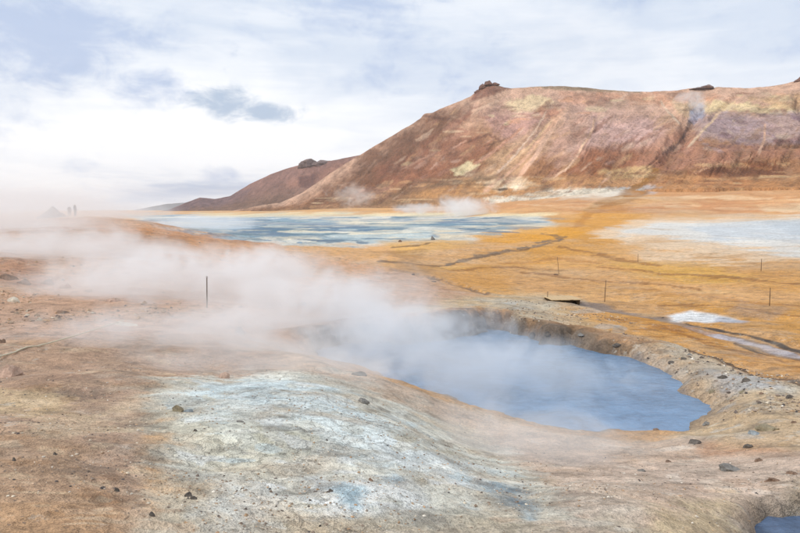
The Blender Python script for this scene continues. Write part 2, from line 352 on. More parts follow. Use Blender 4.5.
class Paint:
    """lays mineral colours on a grid, area by area, each with a ragged edge"""
    def __init__(s, u, v, base, kx=1 / 26., ky=1 / 5., xy=None):
        s.u, s.v = u, v; s.c = np.empty((len(u), 3)); s.c[:] = lin(base); s.kx, s.ky = kx, ky
        s.wet = np.zeros(len(u))
        if xy is not None:
            x, y = xy; r = np.hypot(x, y); L = np.log(r)
            def band(o, f):
                q = 0; ws = 0
                for lam, c, g in ((.7, 1.8, 1), (2.4, 3.1, 1.1), (9, 4.3, 1.5), (34, 5.5, 2.2)):
                    k = np.exp(-((L - c) / .75) ** 2); m = k > .02; t = np.zeros(len(x)); t[m] = fbm(x[m] * f / lam, y[m] * f / (lam * g), 6, .62, o); q = q + k * t; ws = ws + k
                return q / (ws + 1e-6) * 1.25
            s.w1, s.w2, s.w3 = band(51, 1), band(61, 1.2), band(71, 3.5)
        else:
            a, b_ = u * kx, v * ky; st = (u + .75 * v)
            s.w1 = fbm(a, b_, 6, .66, 51) * .7 + .5 * fbm(st / 7, v / 40, 4, .6, 54); s.w2 = fbm(a * 1.3, b_ * 1.3, 6, .66, 61) * .7 + .5 * fbm(st / 5, v / 30, 4, .6, 64); s.w3 = fbm(a * 4, b_ * 4, 4, .65, 71)
    def vary(s, amp, warm, cool, k2):
        """natural streaks and stains of lighter, darker, redder and paler earth"""
        s.c *= (1 + amp * (s.w2 + .6 * s.w3))[:, None]
        k = (k2 * np.clip(s.w1 * 1.6 - .1, 0, 1))[:, None]; s.c[:] = s.c * (1 - k) + lin(warm) * k
        k = (k2 * np.clip(-s.w2 * 1.4 + s.w3 * .5 - .15, 0, 1))[:, None]; s.c[:] = s.c * (1 - k) + lin(cool) * k
    def streaks(s, region, n, cols, lw, hw, op, seed, rag=1.0, lean=0.0, aspect=2.0, wet=0.0):
        """many small stains inside a region (half lengths lw, half heights hw in photo points)"""
        rg = np.random.default_rng(seed); P = np.array(region, float); k = 0; tries = 0
        while k < n and tries < n * 20:
            tries += 1; c = rg.uniform(P.min(0), P.max(0))
            if sdist(region, c[:1], c[1:])[0] > 0: continue
            k += 1; a, b_ = rg.uniform(*lw), rg.uniform(*hw); t = np.linspace(0, 2 * np.pi, 9)[:-1]; q = rg.uniform(.6, 1.2, 8)
            pts = [(c[0] + math.cos(x) * a * y + lean * math.sin(x) * b_ * y, c[1] + math.sin(x) * b_ * y) for x, y in zip(t, q)]
            s.area(pts, cols[rg.integers(len(cols))], op * rg.uniform(.5, 1), hw[0] * 1.2, rag * b_, .35, aspect, wet)
    def desat(s, f):
        g = (s.c @ np.array((.3, .59, .11)))[:, None]; s.c[:] = g + (s.c - g) * f
    def area(s, pts, col, op=1.0, soft=8, rag=10, mottle=.0, aspect=3.0, wet=0.0, only=None):
        P = np.array(pts, float); pad = soft + rag * 2 + 4
        m = (s.u > P[:, 0].min() - pad * aspect) & (s.u < P[:, 0].max() + pad * aspect) & (s.v > P[:, 1].min() - pad) & (s.v < P[:, 1].max() + pad)
        if only is not None: m &= only
        if not m.any(): return
        d = sdist(pts, s.u[m], s.v[m], 1 / aspect, 1.0) + rag * s.w1[m] * .8 + rag * .35 * s.w3[m]
        k = op * sstep(soft * .5, -soft * .5, d)
        if mottle: k = k * np.clip(1 - mottle + mottle * (1.2 + 2.6 * s.w2[m] + 1.2 * s.w3[m]), 0, 1)
        s.c[m] = s.c[m] * (1 - k[:, None]) + lin(col) * k[:, None]
        if wet: s.wet[m] = np.maximum(s.wet[m], wet * k)
    def line(s, pts, col, wid, op=1.0, rag=3, aspect=1.0, soft=.5, mottle=0.0, wet=0.0, only=None, fade=0.0):
        P = np.array(pts, float); pad = wid * 2 + rag * 2 + 4
        m = (s.u > P[:, 0].min() - pad * aspect) & (s.u < P[:, 0].max() + pad * aspect) & (s.v > P[:, 1].min() - pad) & (s.v < P[:, 1].max() + pad)
        if only is not None: m &= only
        if not m.any(): return
        d, t = ldist(pts, s.u[m] + rag * s.w2[m] * aspect, s.v[m] + rag * s.w3[m] * .6, 1 / aspect, 1.0)
        k = op * sstep(wid, wid * (1 - soft), d)
        if fade: k = k * sstep(0, fade, t) * sstep(1, 1 - fade, t)
        if mottle: k = k * np.clip(1 - mottle + mottle * (1.2 + 2.6 * s.w1[m] + 1.6 * s.w3[m]), 0, 1)
        s.c[m] = s.c[m] * (1 - k[:, None]) + lin(col) * k[:, None]
        if wet: s.wet[m] = np.maximum(s.wet[m], wet * k)

# ------------------------------------------------------------------ the ground sheet
def spaced_radii():
    r = [.35, .7, 1.1, 1.5, 1.9, 2.3, 2.6]
    while r[-1] < 12500:
        q = r[-1]; r.append(q + min((6.0e-4 if q < 16 else 1.6e-4 if q < 40 else 1e9) * q * q + .002, .0135 * q) if q < 900 else q * 1.05)
    return np.array(r)
RR = spaced_radii()
AZ = np.concatenate([np.linspace(-math.pi, -.70, 70, endpoint=False), np.linspace(-.70, .70, 900, endpoint=False), np.linspace(.70, math.pi, 70, endpoint=False)])
RG, AG = np.meshgrid(RR, AZ, indexing='ij'); GX = (RG * np.sin(AG)).ravel(); GY = (RG * np.cos(AG)).ravel()
GZ = height(GX, GY)
U, Vv = project(GX, GY, base_z(GX, GY))
pt = Paint(U, Vv, (196, 150, 100), xy=(GX, GY))
A = pt.area
# far plain and the rise towards the mountain
A([(-300,228),(-300,200),(1100,180),(1100,262),(600,262),(420,268)], (210,160,106), soft=6, rag=6)
A([(380,214),(1100,208),(1100,186),(520,190)], (200,145,96), soft=8, rag=8)
A([(560,214),(1100,214),(1100,204),(700,202),(600,206)], (196,138,92), .8, 6, 6)
A([(430,262),(620,232),(660,262),(900,270),(900,352),(640,300),(500,300)], (208,156,96), .9, 10, 10)
A([(560,262),(900,276),(900,300),(700,298),(590,284)], (204,150,86), .7, 8, 10, .4)
A([(540,214),(640,212),(660,226),(610,250),(560,262),(500,262),(520,240)], (202,142,56), .75, 8, 10, .5)
A([(600,256),(700,262),(760,278),(690,284),(620,270)], (214,166,80), .6, 6, 8, .6)
# the gully of ochre rubble coming off the slope
A([(585,210),(600,200),(640,188),(655,188),(640,197),(606,208)], (172,122,52), .85, 3, 4, .3, aspect=2)
A([(560,228),(590,205),(640,192),(660,196),(620,214),(590,230)], (206,146,66), .6, 5, 6, .5)
# silica flats at the mountain foot
A([(480,198),(560,192),(640,190),(640,196),(560,200),(490,203)], (224,214,196), .9, 3, 4, .45)
A([(600,190),(650,186),(668,189),(640,195)], (176,176,180), .7, 3, 4, .5)
A([(760,206),(820,202),(820,212),(770,212)], (222,196,158), .7, 4, 5, .5)
A([(585,210),(600,200),(640,187),(658,187),(640,197),(606,208)], (150,100,40), .9, 3, 3, .3, aspect=2)
pt.line([(570,232),(590,214),(610,203),(640,192)], (176,116,44), 3, .6, 3, 2, mottle=.5)
# blue-grey mud field
A([(120,214),(540,214),(552,226),(470,243),(300,246),(160,240)], (206,206,196), .95, 5, 5)
A([(130,216),(520,217),(540,223),(460,240),(300,244),(170,236)], (112,140,158), .95, 4, 9, .75, wet=.5)
A([(230,222),(420,226),(440,232),(330,240),(240,238)], (80,108,130), .85, 3, 9, .75, aspect=5, wet=.5)
A([(420,220),(520,218),(520,223),(450,228)], (84,114,138), .8, 3, 6, .6, aspect=5, wet=.5)
A([(325,219),(440,221),(430,227),(340,226)], (226,214,188), .9, 3, 4, .4, aspect=5)
A([(300,234),(430,232),(440,241),(310,243)], (206,214,206), .75, 3, 6, .7, aspect=4)
A([(150,221),(260,224),(250,230),(150,230)], (196,208,214), .7, 3, 6, .6, aspect=5)
A([(200,213),(560,212),(560,216),(200,217)], (224,204,162), .8, 2, 3, .4, aspect=6)
A([(420,228),(560,224),(550,232),(440,240)], (226,206,172), .8, 3, 5, .6, aspect=4)
A([(470,236),(560,226),(580,232),(548,243),(480,246)], (214,150,52), .85, 4, 6, .5, aspect=4)
A([(380,242),(470,238),(480,246),(400,256)], (216,166,94), .8, 5, 6, .3)
pt.streaks([(130,217),(530,217),(540,224),(460,240),(300,244),(170,236)], 190, ((74,102,122),(100,130,146),(190,196,188),(220,208,182),(140,160,166),(228,222,206),(84,116,128)), (8, 46), (.35, 1.0), .9, 3, 4.0, 0, 8, .5)
pt.streaks([(620,228),(660,220),(840,219),(840,258),(740,250)], 170, ((226,222,212),(180,184,186),(206,172,132),(216,206,194),(160,166,172),(222,190,148)), (6, 34), (.4, 1.2), .8, 4, 3.5, 0, 7)
pt.streaks([(580,238),(640,236),(740,252),(760,266),(640,262)], 110, ((232,206,174),(206,148,74),(224,190,150)), (5, 28), (.4, 1.1), .75, 5, 3.5, 0, 7)
pt.streaks([(420,262),(600,236),(640,264),(820,276),(820,320),(640,300),(520,294)], 150, ((222,170,92),(184,128,62),(226,184,124),(176,126,76),(212,150,66)), (8, 50), (.5, 1.6), .36, 6, 4, 0, 6)
pt.streaks([(480,214),(820,210),(820,196),(600,196)], 70, ((220,178,130),(176,122,78),(230,198,158)), (8, 40), (.5, 1.6), .5, 7, 1.2, 0, 6)
# grey brook winding through the orange
for k in (1,):
    pt.line([(392,269),(410,272),(430,277),(450,282),(475,288),(497,295)], (92,72,58), 1.6, .8, 3, 2.5, mottle=.5, wet=.4)
    pt.line([(440,263),(465,258),(500,252),(530,246),(556,240),(563,236),(545,234)], (112,88,64), 1.2, .9, 5, 2.5, mottle=.6, wet=.3)
    pt.line([(380,262),(440,264),(465,259.5),(500,254),(530,248),(557,241.5),(566,236)], (98,74,52), .9, .85, 2.5, 2.5, mottle=.5)
    pt.line([(500,262),(560,258),(600,262)], (176,122,64), 1.2, .7, 3, 4, mottle=.5)
    pt.line([(470,275),(520,284),(580,288)], (160,112,62), 1.2, .7, 3, 4, mottle=.5)
    pt.line([(590,286),(660,292),(760,302),(840,306)], (166,114,60), 1.4, .7, 3, 4, mottle=.5)
    pt.line([(395,247),(420,246),(432,243)], (120,92,60), .9, .8, 2, 3)
A([(385,250),(420,250),(440,270),(420,276),(392,270)], (164,122,76), .6, 4, 8, .6)
A([(430,270),(520,262),(590,284),(520,292),(450,284)], (196,142,76), .7, 5, 9, .5)
# pale flats on the right
A([(600,232),(640,219),(720,216),(1000,216),(1000,262),(760,262),(690,250),(640,256)], (222,196,166), .85, 5, 10, .45)
A([(625,232),(660,222),(800,219),(1000,219),(1000,256),(800,257),(740,246),(690,240)], (214,210,202), .95, 5, 10, .5)
A([(690,226),(800,222),(1000,224),(1000,240),(800,242),(720,238)], (196,200,202), .8, 4, 9, .75)
A([(770,222),(1000,220),(1000,236),(790,236)], (176,182,186), .6, 4, 8, .6)
A([(600,242),(700,246),(730,262),(640,262)], (226,196,162), .8, 5, 9, .6)
A([(560,252),(640,240),(660,248),(600,262)], (206,150,76), .5, 5, 8, .7)
# left rise and the ochre hump before the mud field
A([(-300,218),(120,216),(250,244),(390,268),(500,300),(380,335),(200,345),(-300,345)], (190,152,124), 1, 10, 8)
A([(96,226),(160,228),(270,246),(250,268),(150,256),(90,244)], (190,128,74), .8, 6, 8, .6)
A([(110,232),(190,236),(200,250),(130,250)], (150,104,66), .6, 4, 8, .8)
A([(190,246),(320,256),(400,268),(330,288),(220,270)], (202,146,94), .8, 8, 8, .4)
A([(-100,262),(40,262),(60,285),(-100,285)], (160,116,92), .6, 5, 8, .6)
# slope beyond the pool
A([(380,322),(440,300),(520,292),(640,314),(800,382),(860,410),(860,470),(690,470),(660,360),(560,330),(480,315)], (194,168,132), .95, 12, 9)
A([(480,300),(570,302),(660,336),(740,366),(800,388),(800,400),(700,384),(640,348),(560,326)], (184,174,156), .8, 7, 10, .5)
A([(560,318),(620,334),(700,368),(690,378),(600,344)], (188,184,174), .6, 5, 8, .6)
A([(690,366),(760,380),(790,392),(720,388)], (172,176,182), .6, 4, 6, .6)
A([(560,305),(640,316),(720,348),(800,372),(800,386),(700,362),(630,340),(580,318)], (204,146,74), .85, 6, 7, .35)
A([(640,318),(720,336),(860,366),(860,384),(740,358)], (192,134,60), .8, 5, 6, .4)
A([(660,300),(860,312),(860,352),(760,334),(680,318)], (196,142,72), .7, 6, 7, .4)
A([(540,306),(580,314),(650,342),(600,336),(548,318)], (206,160,100), .5, 6, 7, .4)
A([(375,318),(440,310),(470,318),(440,348),(380,348)], (190,138,80), .8, 6, 6, .3)
A([(470,312),(560,318),(570,346),(500,344)], (196,184,160), .7, 6, 6, .4)
A([(480,316),(540,330),(555,342),(500,336)], (120,116,92), .35, 4, 6, .7)
A([(500,266),(600,268),(650,286),(600,298),(520,288)], (212,166,120), .5, 8, 10, .5)
A([(640,282),(760,288),(830,300),(700,300)], (214,170,126), .45, 6, 8, .5)
for q in ([(600,268),(660,274),(730,276),(810,284)], [(520,272),(580,280),(640,284),(700,290)], [(660,304),(720,306),(790,314),(850,320)], [(610,318),(660,326),(720,344),(770,358),(820,370)],
          [(640,322),(700,338),(760,352),(830,366)], [(450,268),(500,266),(560,270)], [(560,246),(600,254),(660,266)]):
    pt.line(q, (146,98,50), 1.1, .75, 4, 3, mottle=.6)
# the channel: grey-lilac mud bed, dark wet banks, a tongue of white silica
pt.line([(572,302),(600,306),(632,313),(665,318),(690,326),(720,334),(760,343),(800,353),(850,364)], (130,114,104), 3.2, .9, 2, 2.5, mottle=.35, wet=.5)
pt.line([(690,327),(720,334),(760,343),(800,352)], (188,180,184), 2.0, .85, 2, 2.5, mottle=.4, wet=.5)
pt.line([(686,322),(720,329),(760,337),(800,348),(850,359)], (56,42,32), 1.5, .97, 1.5, 1.5, wet=.5)
pt.line([(735,341),(765,349),(800,357),(850,368)], (60,46,36), 1.8, .95, 1.5, 1.5, mottle=.3, wet=.4)
pt.line([(690,357),(715,362),(745,370),(775,380),(800,386),(850,400)], (60,40,28), 1.9, .95, 1.5, 1.5, mottle=.2)
A([(668,313),(690,310),(716,314),(744,319),(736,322),(700,320),(674,318)], (228,228,226), .98, 2.5, 2, aspect=4)
A([(720,316),(752,320),(742,323),(716,321)], (170,170,180), .7, 2, 2, aspect=4)
A([(740,300),(790,308),(770,318),(730,312)], (170,140,116), .6, 4, 5, .5)
# foreground left: taupe, ochre patches
A([(-300,345),(380,335),(360,372),(150,400),(150,600),(-300,600)], (178,146,120), 1, 14, 12)
A([(-300,345),(120,350),(60,400),(-300,400)], (180,142,112), .6, 10, 12, .3)
A([(-200,430),(60,430),(140,533),(100,640),(-200,640)], (170,136,102), .6, 24, 20, .4)
A([(-100,510),(90,500),(140,533),(100,640),(-100,640)], (172,128,80), .4, 12, 18, .7)
A([(-60,385),(60,392),(110,412),(40,420),(-60,412)], (204,176,134), .75, 6, 14, .75)
A([(30,410),(140,400),(150,424),(60,444),(20,430)], (208,182,148), .6, 8, 16, .8)
A([(60,380),(200,372),(210,390),(90,402)], (186,148,120), .5, 8, 12, .6)
# foreground centre and right
A([(150,385),(380,372),(560,425),(700,430),(860,460),(860,640),(120,640),(150,500)], (192,178,154), .95, 18, 16)
A([(440,396),(560,426),(700,430),(860,440),(860,520),(700,640),(560,640),(540,480)], (202,176,154), .95, 16, 14)
A([(560,428),(700,432),(800,428),(800,452),(640,452)], (190,152,122), .7, 8, 10, .4)
A([(640,434),(760,436),(790,446),(680,448)], (192,136,92), .6, 5, 8, .6)
A([(700,400),(860,392),(860,450),(720,440)], (196,166,128), .8, 10, 10, .3)
A([(780,470),(860,462),(860,520),(790,516)], (176,156,128), .8, 8, 8, .3)
A([(560,470),(640,476),(690,500),(640,520),(560,500)], (212,196,176), .6, 10, 14, .7)
A([(640,490),(740,484),(762,520),(700,540),(640,530)], (206,186,142), .65, 10, 12, .6)
A([(290,345),(380,372),(450,394),(560,424),(700,430),(700,448),(540,442),(440,416),(350,392),(270,372)], (200,172,146), .95, 8, 6)
# the white mound of sulphates, its bluish crust and two damp blue-grey seeps
A([(150,384),(210,374),(330,372),(420,400),(480,440),(560,476),(570,505),(470,500),(330,520),(230,520),(160,470),(180,420)], (206,202,186), .95, 14, 20, .35)
A([(176,388),(230,380),(300,384),(370,400),(430,440),(400,470),(300,450),(220,440),(190,410)], (206,212,206), .9, 10, 18, .4)
A([(190,384),(260,382),(360,396),(370,420),(270,416),(200,404)], (198,209,208), .85, 8, 14, .6)
A([(250,410),(350,414),(420,440),(330,440),(270,430)], (202,210,206), .6, 8, 14, .75)
A([(380,430),(470,460),(540,484),(520,490),(440,474),(370,450)], (206,210,206), .7, 7, 12, .6)
A([(170,430),(260,420),(330,440),(270,480),(190,470)], (198,188,160), .5, 12, 16, .8)
A([(190,470),(300,480),(300,533),(230,540)], (196,196,190), .5, 14, 16, .7)
A([(260,436),(320,440),(310,452),(262,450)], (176,166,134), .55, 6, 8, .6)
A([(300,470),(420,470),(430,505),(310,512)], (206,208,206), .6, 10, 12, .6)
A([(250,500),(640,505),(700,533),(640,640),(200,640)], (186,172,146), .55, 14, 18, .6)
pt.streaks([(160,384),(330,374),(480,440),(560,480),(460,505),(240,520),(170,450)], 130, ((224,222,210),(190,206,208),(186,174,146),(214,212,196),(170,166,150),(228,230,226)), (5, 26), (1.0, 4.5), .6, 11, 1.4, 1.2, 2.5)
pt.streaks([(0,345),(300,345),(170,400),(180,533),(0,533)], 120, ((204,178,142),(150,114,84),(214,190,158),(160,120,82),(194,160,128)), (5, 34), (.8, 4), .5, 12, 1.4, 1.0, 3)
pt.streaks([(440,400),(560,430),(800,440),(760,500),(700,533),(520,533)], 90, ((222,206,184),(184,154,126),(196,160,130),(224,214,198)), (5, 30), (.8, 3.5), .45, 13, 1.4, 1.5, 3)
pt.streaks([(480,300),(580,304),(680,346),(800,390),(800,450),(710,430),(690,380),(560,334)], 110, ((212,200,176),(150,134,112),(176,176,172),(196,158,108),(128,112,96)), (4, 20), (.6, 2.4), .6, 14, 1.2, 0, 3)
pt.streaks([(90,228),(160,230),(400,268),(380,300),(120,300)], 120, ((160,106,66),(206,164,124),(140,98,70),(214,184,150),(190,130,76)), (4, 20), (.6, 2.2), .6, 15, 1.2, 0, 4)
pt.streaks([(580,306),(660,318),(800,360),(800,384),(690,356),(620,334)], 60, ((176,116,46),(216,160,90),(158,108,56)), (8, 34), (.5, 1.6), .55, 16, 1.0, 6, 4)
A([(328,484),(346,479),(368,481),(374,492),(364,503),(342,503),(330,496)], (156,176,182), .85, 7, 9, .4, wet=.3)
A([(340,487),(358,485),(364,494),(348,499)], (116,138,146), .8, 4, 9, .7, wet=.4)
A([(372,466),(410,468),(400,476),(376,474)], (178,192,196), .7, 5, 6, .5)
A([(478,474),(500,472),(546,492),(530,503),(500,496)], (152,172,180), .95, 6, 7, .25, wet=.3)
A([(492,478),(512,480),(532,494),(512,492)], (100,124,140), .9, 4, 8, .4, wet=.4)
# pool shores and floor
dP = np.full(len(GX), 99.0); mP = (np.abs(GX - PC[0]) < 9) & (np.abs(GY - PC[1]) < 12); dP[mP] = sdist(POOL, GX[mP], GY[mP])
def band(mask, k, col): pt.c[mask] = pt.c[mask] * (1 - k[:, None]) + lin(col) * k[:, None]
m = mP & (dP < 2.5)
k = sstep(.9, 0, dP[m] + .5 * fbm(GX[m] * 1.3, GY[m] * 1.3, 4, o=81)); band(m, k * .6, (150,126,104))
k = sstep(.18, -.1, dP[m] + .3 * fbm(GX[m] * 2, GY[m] * 2, 3, o=83)); band(m, k * .8, (104,104,106)); pt.wet[m] = np.maximum(pt.wet[m], k * .7)
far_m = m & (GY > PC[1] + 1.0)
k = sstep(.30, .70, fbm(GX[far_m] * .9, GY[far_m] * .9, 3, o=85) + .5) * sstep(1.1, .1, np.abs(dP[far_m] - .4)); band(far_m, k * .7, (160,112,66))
k = sstep(.45, .05, dP[far_m] + .45 * fbm(GX[far_m] * 1.6, GY[far_m] * 1.6, 3, o=87)); band(far_m, k * .8, (96,82,68))  # wet mud of the far wall, with the lip's undercut shade painted in
d2 = sdist(POOL2, GX, GY); m = d2 < .5
band(m, sstep(.35, -.05, d2[m]) * .75, (120,112,100))
M_GROUND = ground_material()
pt.vary(.20, (206,164,116), (214,200,180), .22); pt.desat(1.04); pt.c *= 1.03
_k = (.90 + .10 * sstep(16, 26, np.hypot(GX, GY)))[:, None]; _g = (pt.c @ np.array((.3, .59, .11)))[:, None]; pt.c = _g + (pt.c - _g) * _k
pt.c = np.clip(pt.c, .01, .85)
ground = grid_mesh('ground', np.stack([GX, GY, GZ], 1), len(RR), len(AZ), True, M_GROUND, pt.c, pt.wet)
ground['kind'] = 'structure'

# ------------------------------------------------------------------ water
def water_material(name, rgb, sc):
    m, b, bs = new_mat(name); g = b.node('ShaderNodeNewGeometry'); p = g.outputs['Position']
    n1 = b.noise(p, .55 * sc, 5, .6, .8); n2 = b.noise(b.vmath('MULTIPLY', p, (1, 1.3, 1)), 1.7 * sc, 6, .66, 1.4)
    l = lin(rgb); f = b.math('ADD', b.math('MULTIPLY', n1, .5), b.math('MULTIPLY', n2, .5))
    b.l.new(b.mix(b.ramp(f, .36, .64), tuple(l * .72) + (1,), tuple(l * 1.2) + (1,)), bs.inputs['Base Color'])
    bs.inputs['Roughness'].default_value = .22; bs.inputs['IOR'].default_value = 1.33; bs.inputs['Specular IOR Level'].default_value = .5
    n3 = b.noise(b.vmath('MULTIPLY', p, (1, 1.6, 1)), 5 * sc, 4, .6, .6)
    bump(b, bs, b.math('ADD', n3, b.math('MULTIPLY', n2, 1.2)), .035, .6)
    return m
def water_sheet(name, poly, z, mat, grow):
    c = np.mean(poly, axis=0); P = [c + (np.array(p) - c) * (1 + grow / max(.5, np.linalg.norm(np.array(p) - c))) for p in poly]
    bm = bmesh.new(); vs_ = [bm.verts.new((p[0], p[1], z)) for p in P]; bm.faces.new(vs_)
    bmesh.ops.triangulate(bm, faces=bm.faces[:])
    me = bpy.data.meshes.new(name); bm.to_mesh(me); bm.free(); me.materials.append(mat)
    o = bpy.data.objects.new(name, me); C.objects.link(o); o['kind'] = 'structure'; return o
M_WATER = water_material('boiling_mud_water', (106, 135, 164), 1.0)
water_sheet('pool_water', POOL, WATER, M_WATER, .8)
water_sheet('pool_water', POOL2, WATER2, water_material('small_pool_water', (88, 108, 136), 1.6), .35)

# ------------------------------------------------------------------ mountain, rear hill, far hills
def ridge_grid(name, sky_px, foot_px, cols, rows, mat, base_col, painter, shape=1.15, relief=1.0, seed=0, back=.25, back_len=500):
    """a slope standing between a foot line and a crest line (photo column, photo row, distance)"""
    def conv(L):
        q = []
        for px, py, r in L:
            a, t = ray(px, py); q.append((a, r, EYE + r * t))
        return np.array(sorted(q))
    S, Ft = conv(sky_px), conv(foot_px)
    az = np.linspace(S[0, 0], S[-1, 0], cols)
    rs = np.interp(az, S[:, 0], S[:, 1]); zs = np.interp(az, S[:, 0], S[:, 2]); rf = np.interp(az, Ft[:, 0], Ft[:, 1]); zf = np.interp(az, Ft[:, 0], Ft[:, 2])
    rf = rf + (22 * fbm(az * 34, az * 0, 4, .55, seed + 31) if relief == 1.0 else 0); kk = np.ones(9) / 9; rf = np.convolve(np.pad(rf, 4, 'edge'), kk, 'valid')
    nb = rows // 5; t = np.concatenate([np.linspace(-.06, 1, rows - nb), 1 + np.geomspace(.01, 1, nb)])
    T, Az = np.meshgrid(t, az, indexing='ij'); Rs, Zs, Rf, Zf = (np.broadcast_to(q, T.shape) for q in (rs, zs, rf, zf))
    R = np.where(T <= 1, Rf + (Rs - Rf) * T, Rs + (T - 1) * back_len)
    tt = np.clip(T, 0, 1)
    sh = tt ** shape * (1 - .10 * np.sin(math.pi * tt)) if shape < 1.4 else tt ** shape
    Z = np.where(T < 0, Zf + (Zs - Zf) * T * 2.2 - 3, Zf + (Zs - Zf) * sh)
    Z = np.where(T > 1, Zs - (R - Rs) * back, Z)
    X, Y = R * np.sin(Az), R * np.cos(Az)
    env = np.sin(math.pi * np.clip(tt, 0, 1)) ** .7
    # gullies running down the slope, and general roughness
    gx = (Az * 667 - 85 * T) / 17 + .8 * fbm(X / 120, Y / 120, 2, o=seed + 2)
    gul = np.abs(fbm(gx, T * 1.1, 4, .55, o=seed + 3))
    Z = Z + relief * env * (-2.8 * sstep(.35, 0, gul) * sstep(-.1, .5, fbm(X / 90, Y / 90, 2, o=seed + 4)) + 7 * fbm(X / 150, Y / 150, 3, o=seed + 5) + 3.4 * fbm(X / 45, Y / 45, 4, .55, o=seed + 7) + 2.0 * fbm(X / 14, Y / 14, 3, .65, o=seed + 9) - 1.5 * sstep(.22, 0, np.abs(fbm((Az * 667 - 85 * T) / 7 + .6 * fbm(X / 50, Y / 50, 2, o=seed + 13), T * 2.2, 3, .6, o=seed + 15))) * sstep(-.1, .4, fbm(X / 70, Y / 70, 2, o=seed + 17)))
    Z = Z + relief * (T > .9) * .8 * fbm(X / 14, Y / 14, 3, .6, o=seed + 11)
    f = [X.ravel(), Y.ravel(), Z.ravel(), T.ravel(), Az.ravel()]
    if painter[0]: f[2] = painter[0](*f)
    u, v = project(f[0], f[1], f[2]); p = Paint(u, v, base_col, 1 / 22., 1 / 13.)
    p.T = f[3]; painter[1](p, f); p.vary(.24, (200,150,112), (206,176,150), .16 if relief == 1.0 else 0); p.desat(.97); p.c *= np.array((1.03, 1.06, 1.05)) if relief == 1.0 else np.array((1.0, 1.03, 1.02))
    o = grid_mesh(name, np.stack(f[:3], 1), len(t), cols, False, mat, np.clip(p.c, .01, .85))
    o['kind'] = 'structure'; return o
M_SLOPE = mountain_material()

def m_shape(x, y, z, t, az):
    u, v = project(x, y, z)
    def cut(z, pl, wid, dep):
        u_ = u + 3 * fbm(u / 9, v / 9, 3, o=5); d, s = ldist(pl, u_, v); tp = 1 - .75 * s; return z - dep * tp * (.25 + .75 * sstep(0, .15, s)) * sstep(1, .7, s) * np.clip(1 - d / (wid * (1 - .5 * s)), 0, 1)
    z = cut(z, [(706,92),(700,104),(692,120),(682,138),(668,152),(655,163),(645,172)], 13, 17)
    z = cut(z, [(655,98),(672,108),(684,124),(682,138)], 6, 6); z = cut(z, [(740,95),(722,108),(704,122),(690,132)], 5, 5)
    z = cut(z, [(800,92),(796,104),(800,118)], 7, 9); z = cut(z, [(560,96),(550,118),(530,150),(505,182)], 6, 3.5)
    z = cut(z, [(600,110),(592,135),(570,168)], 3, 2.5); z = cut(z, [(525,125),(505,142),(480,162)], 3, 3)
    # a long bench with a broken dark lip on the right
    d, s = ldist([(690,172),(720,166),(750,162),(800,160),(860,160)], u, v); z = z + 7 * sstep(9, 0, d)
    d, s = ldist([(715,160),(760,150),(800,140),(860,136)], u, v); z = z + 5 * sstep(10, 0, d)
    d, s = ldist([(462,122),(440,119),(425,117)], u, v); z = z + 4 * sstep(6, 0, d)
    return z
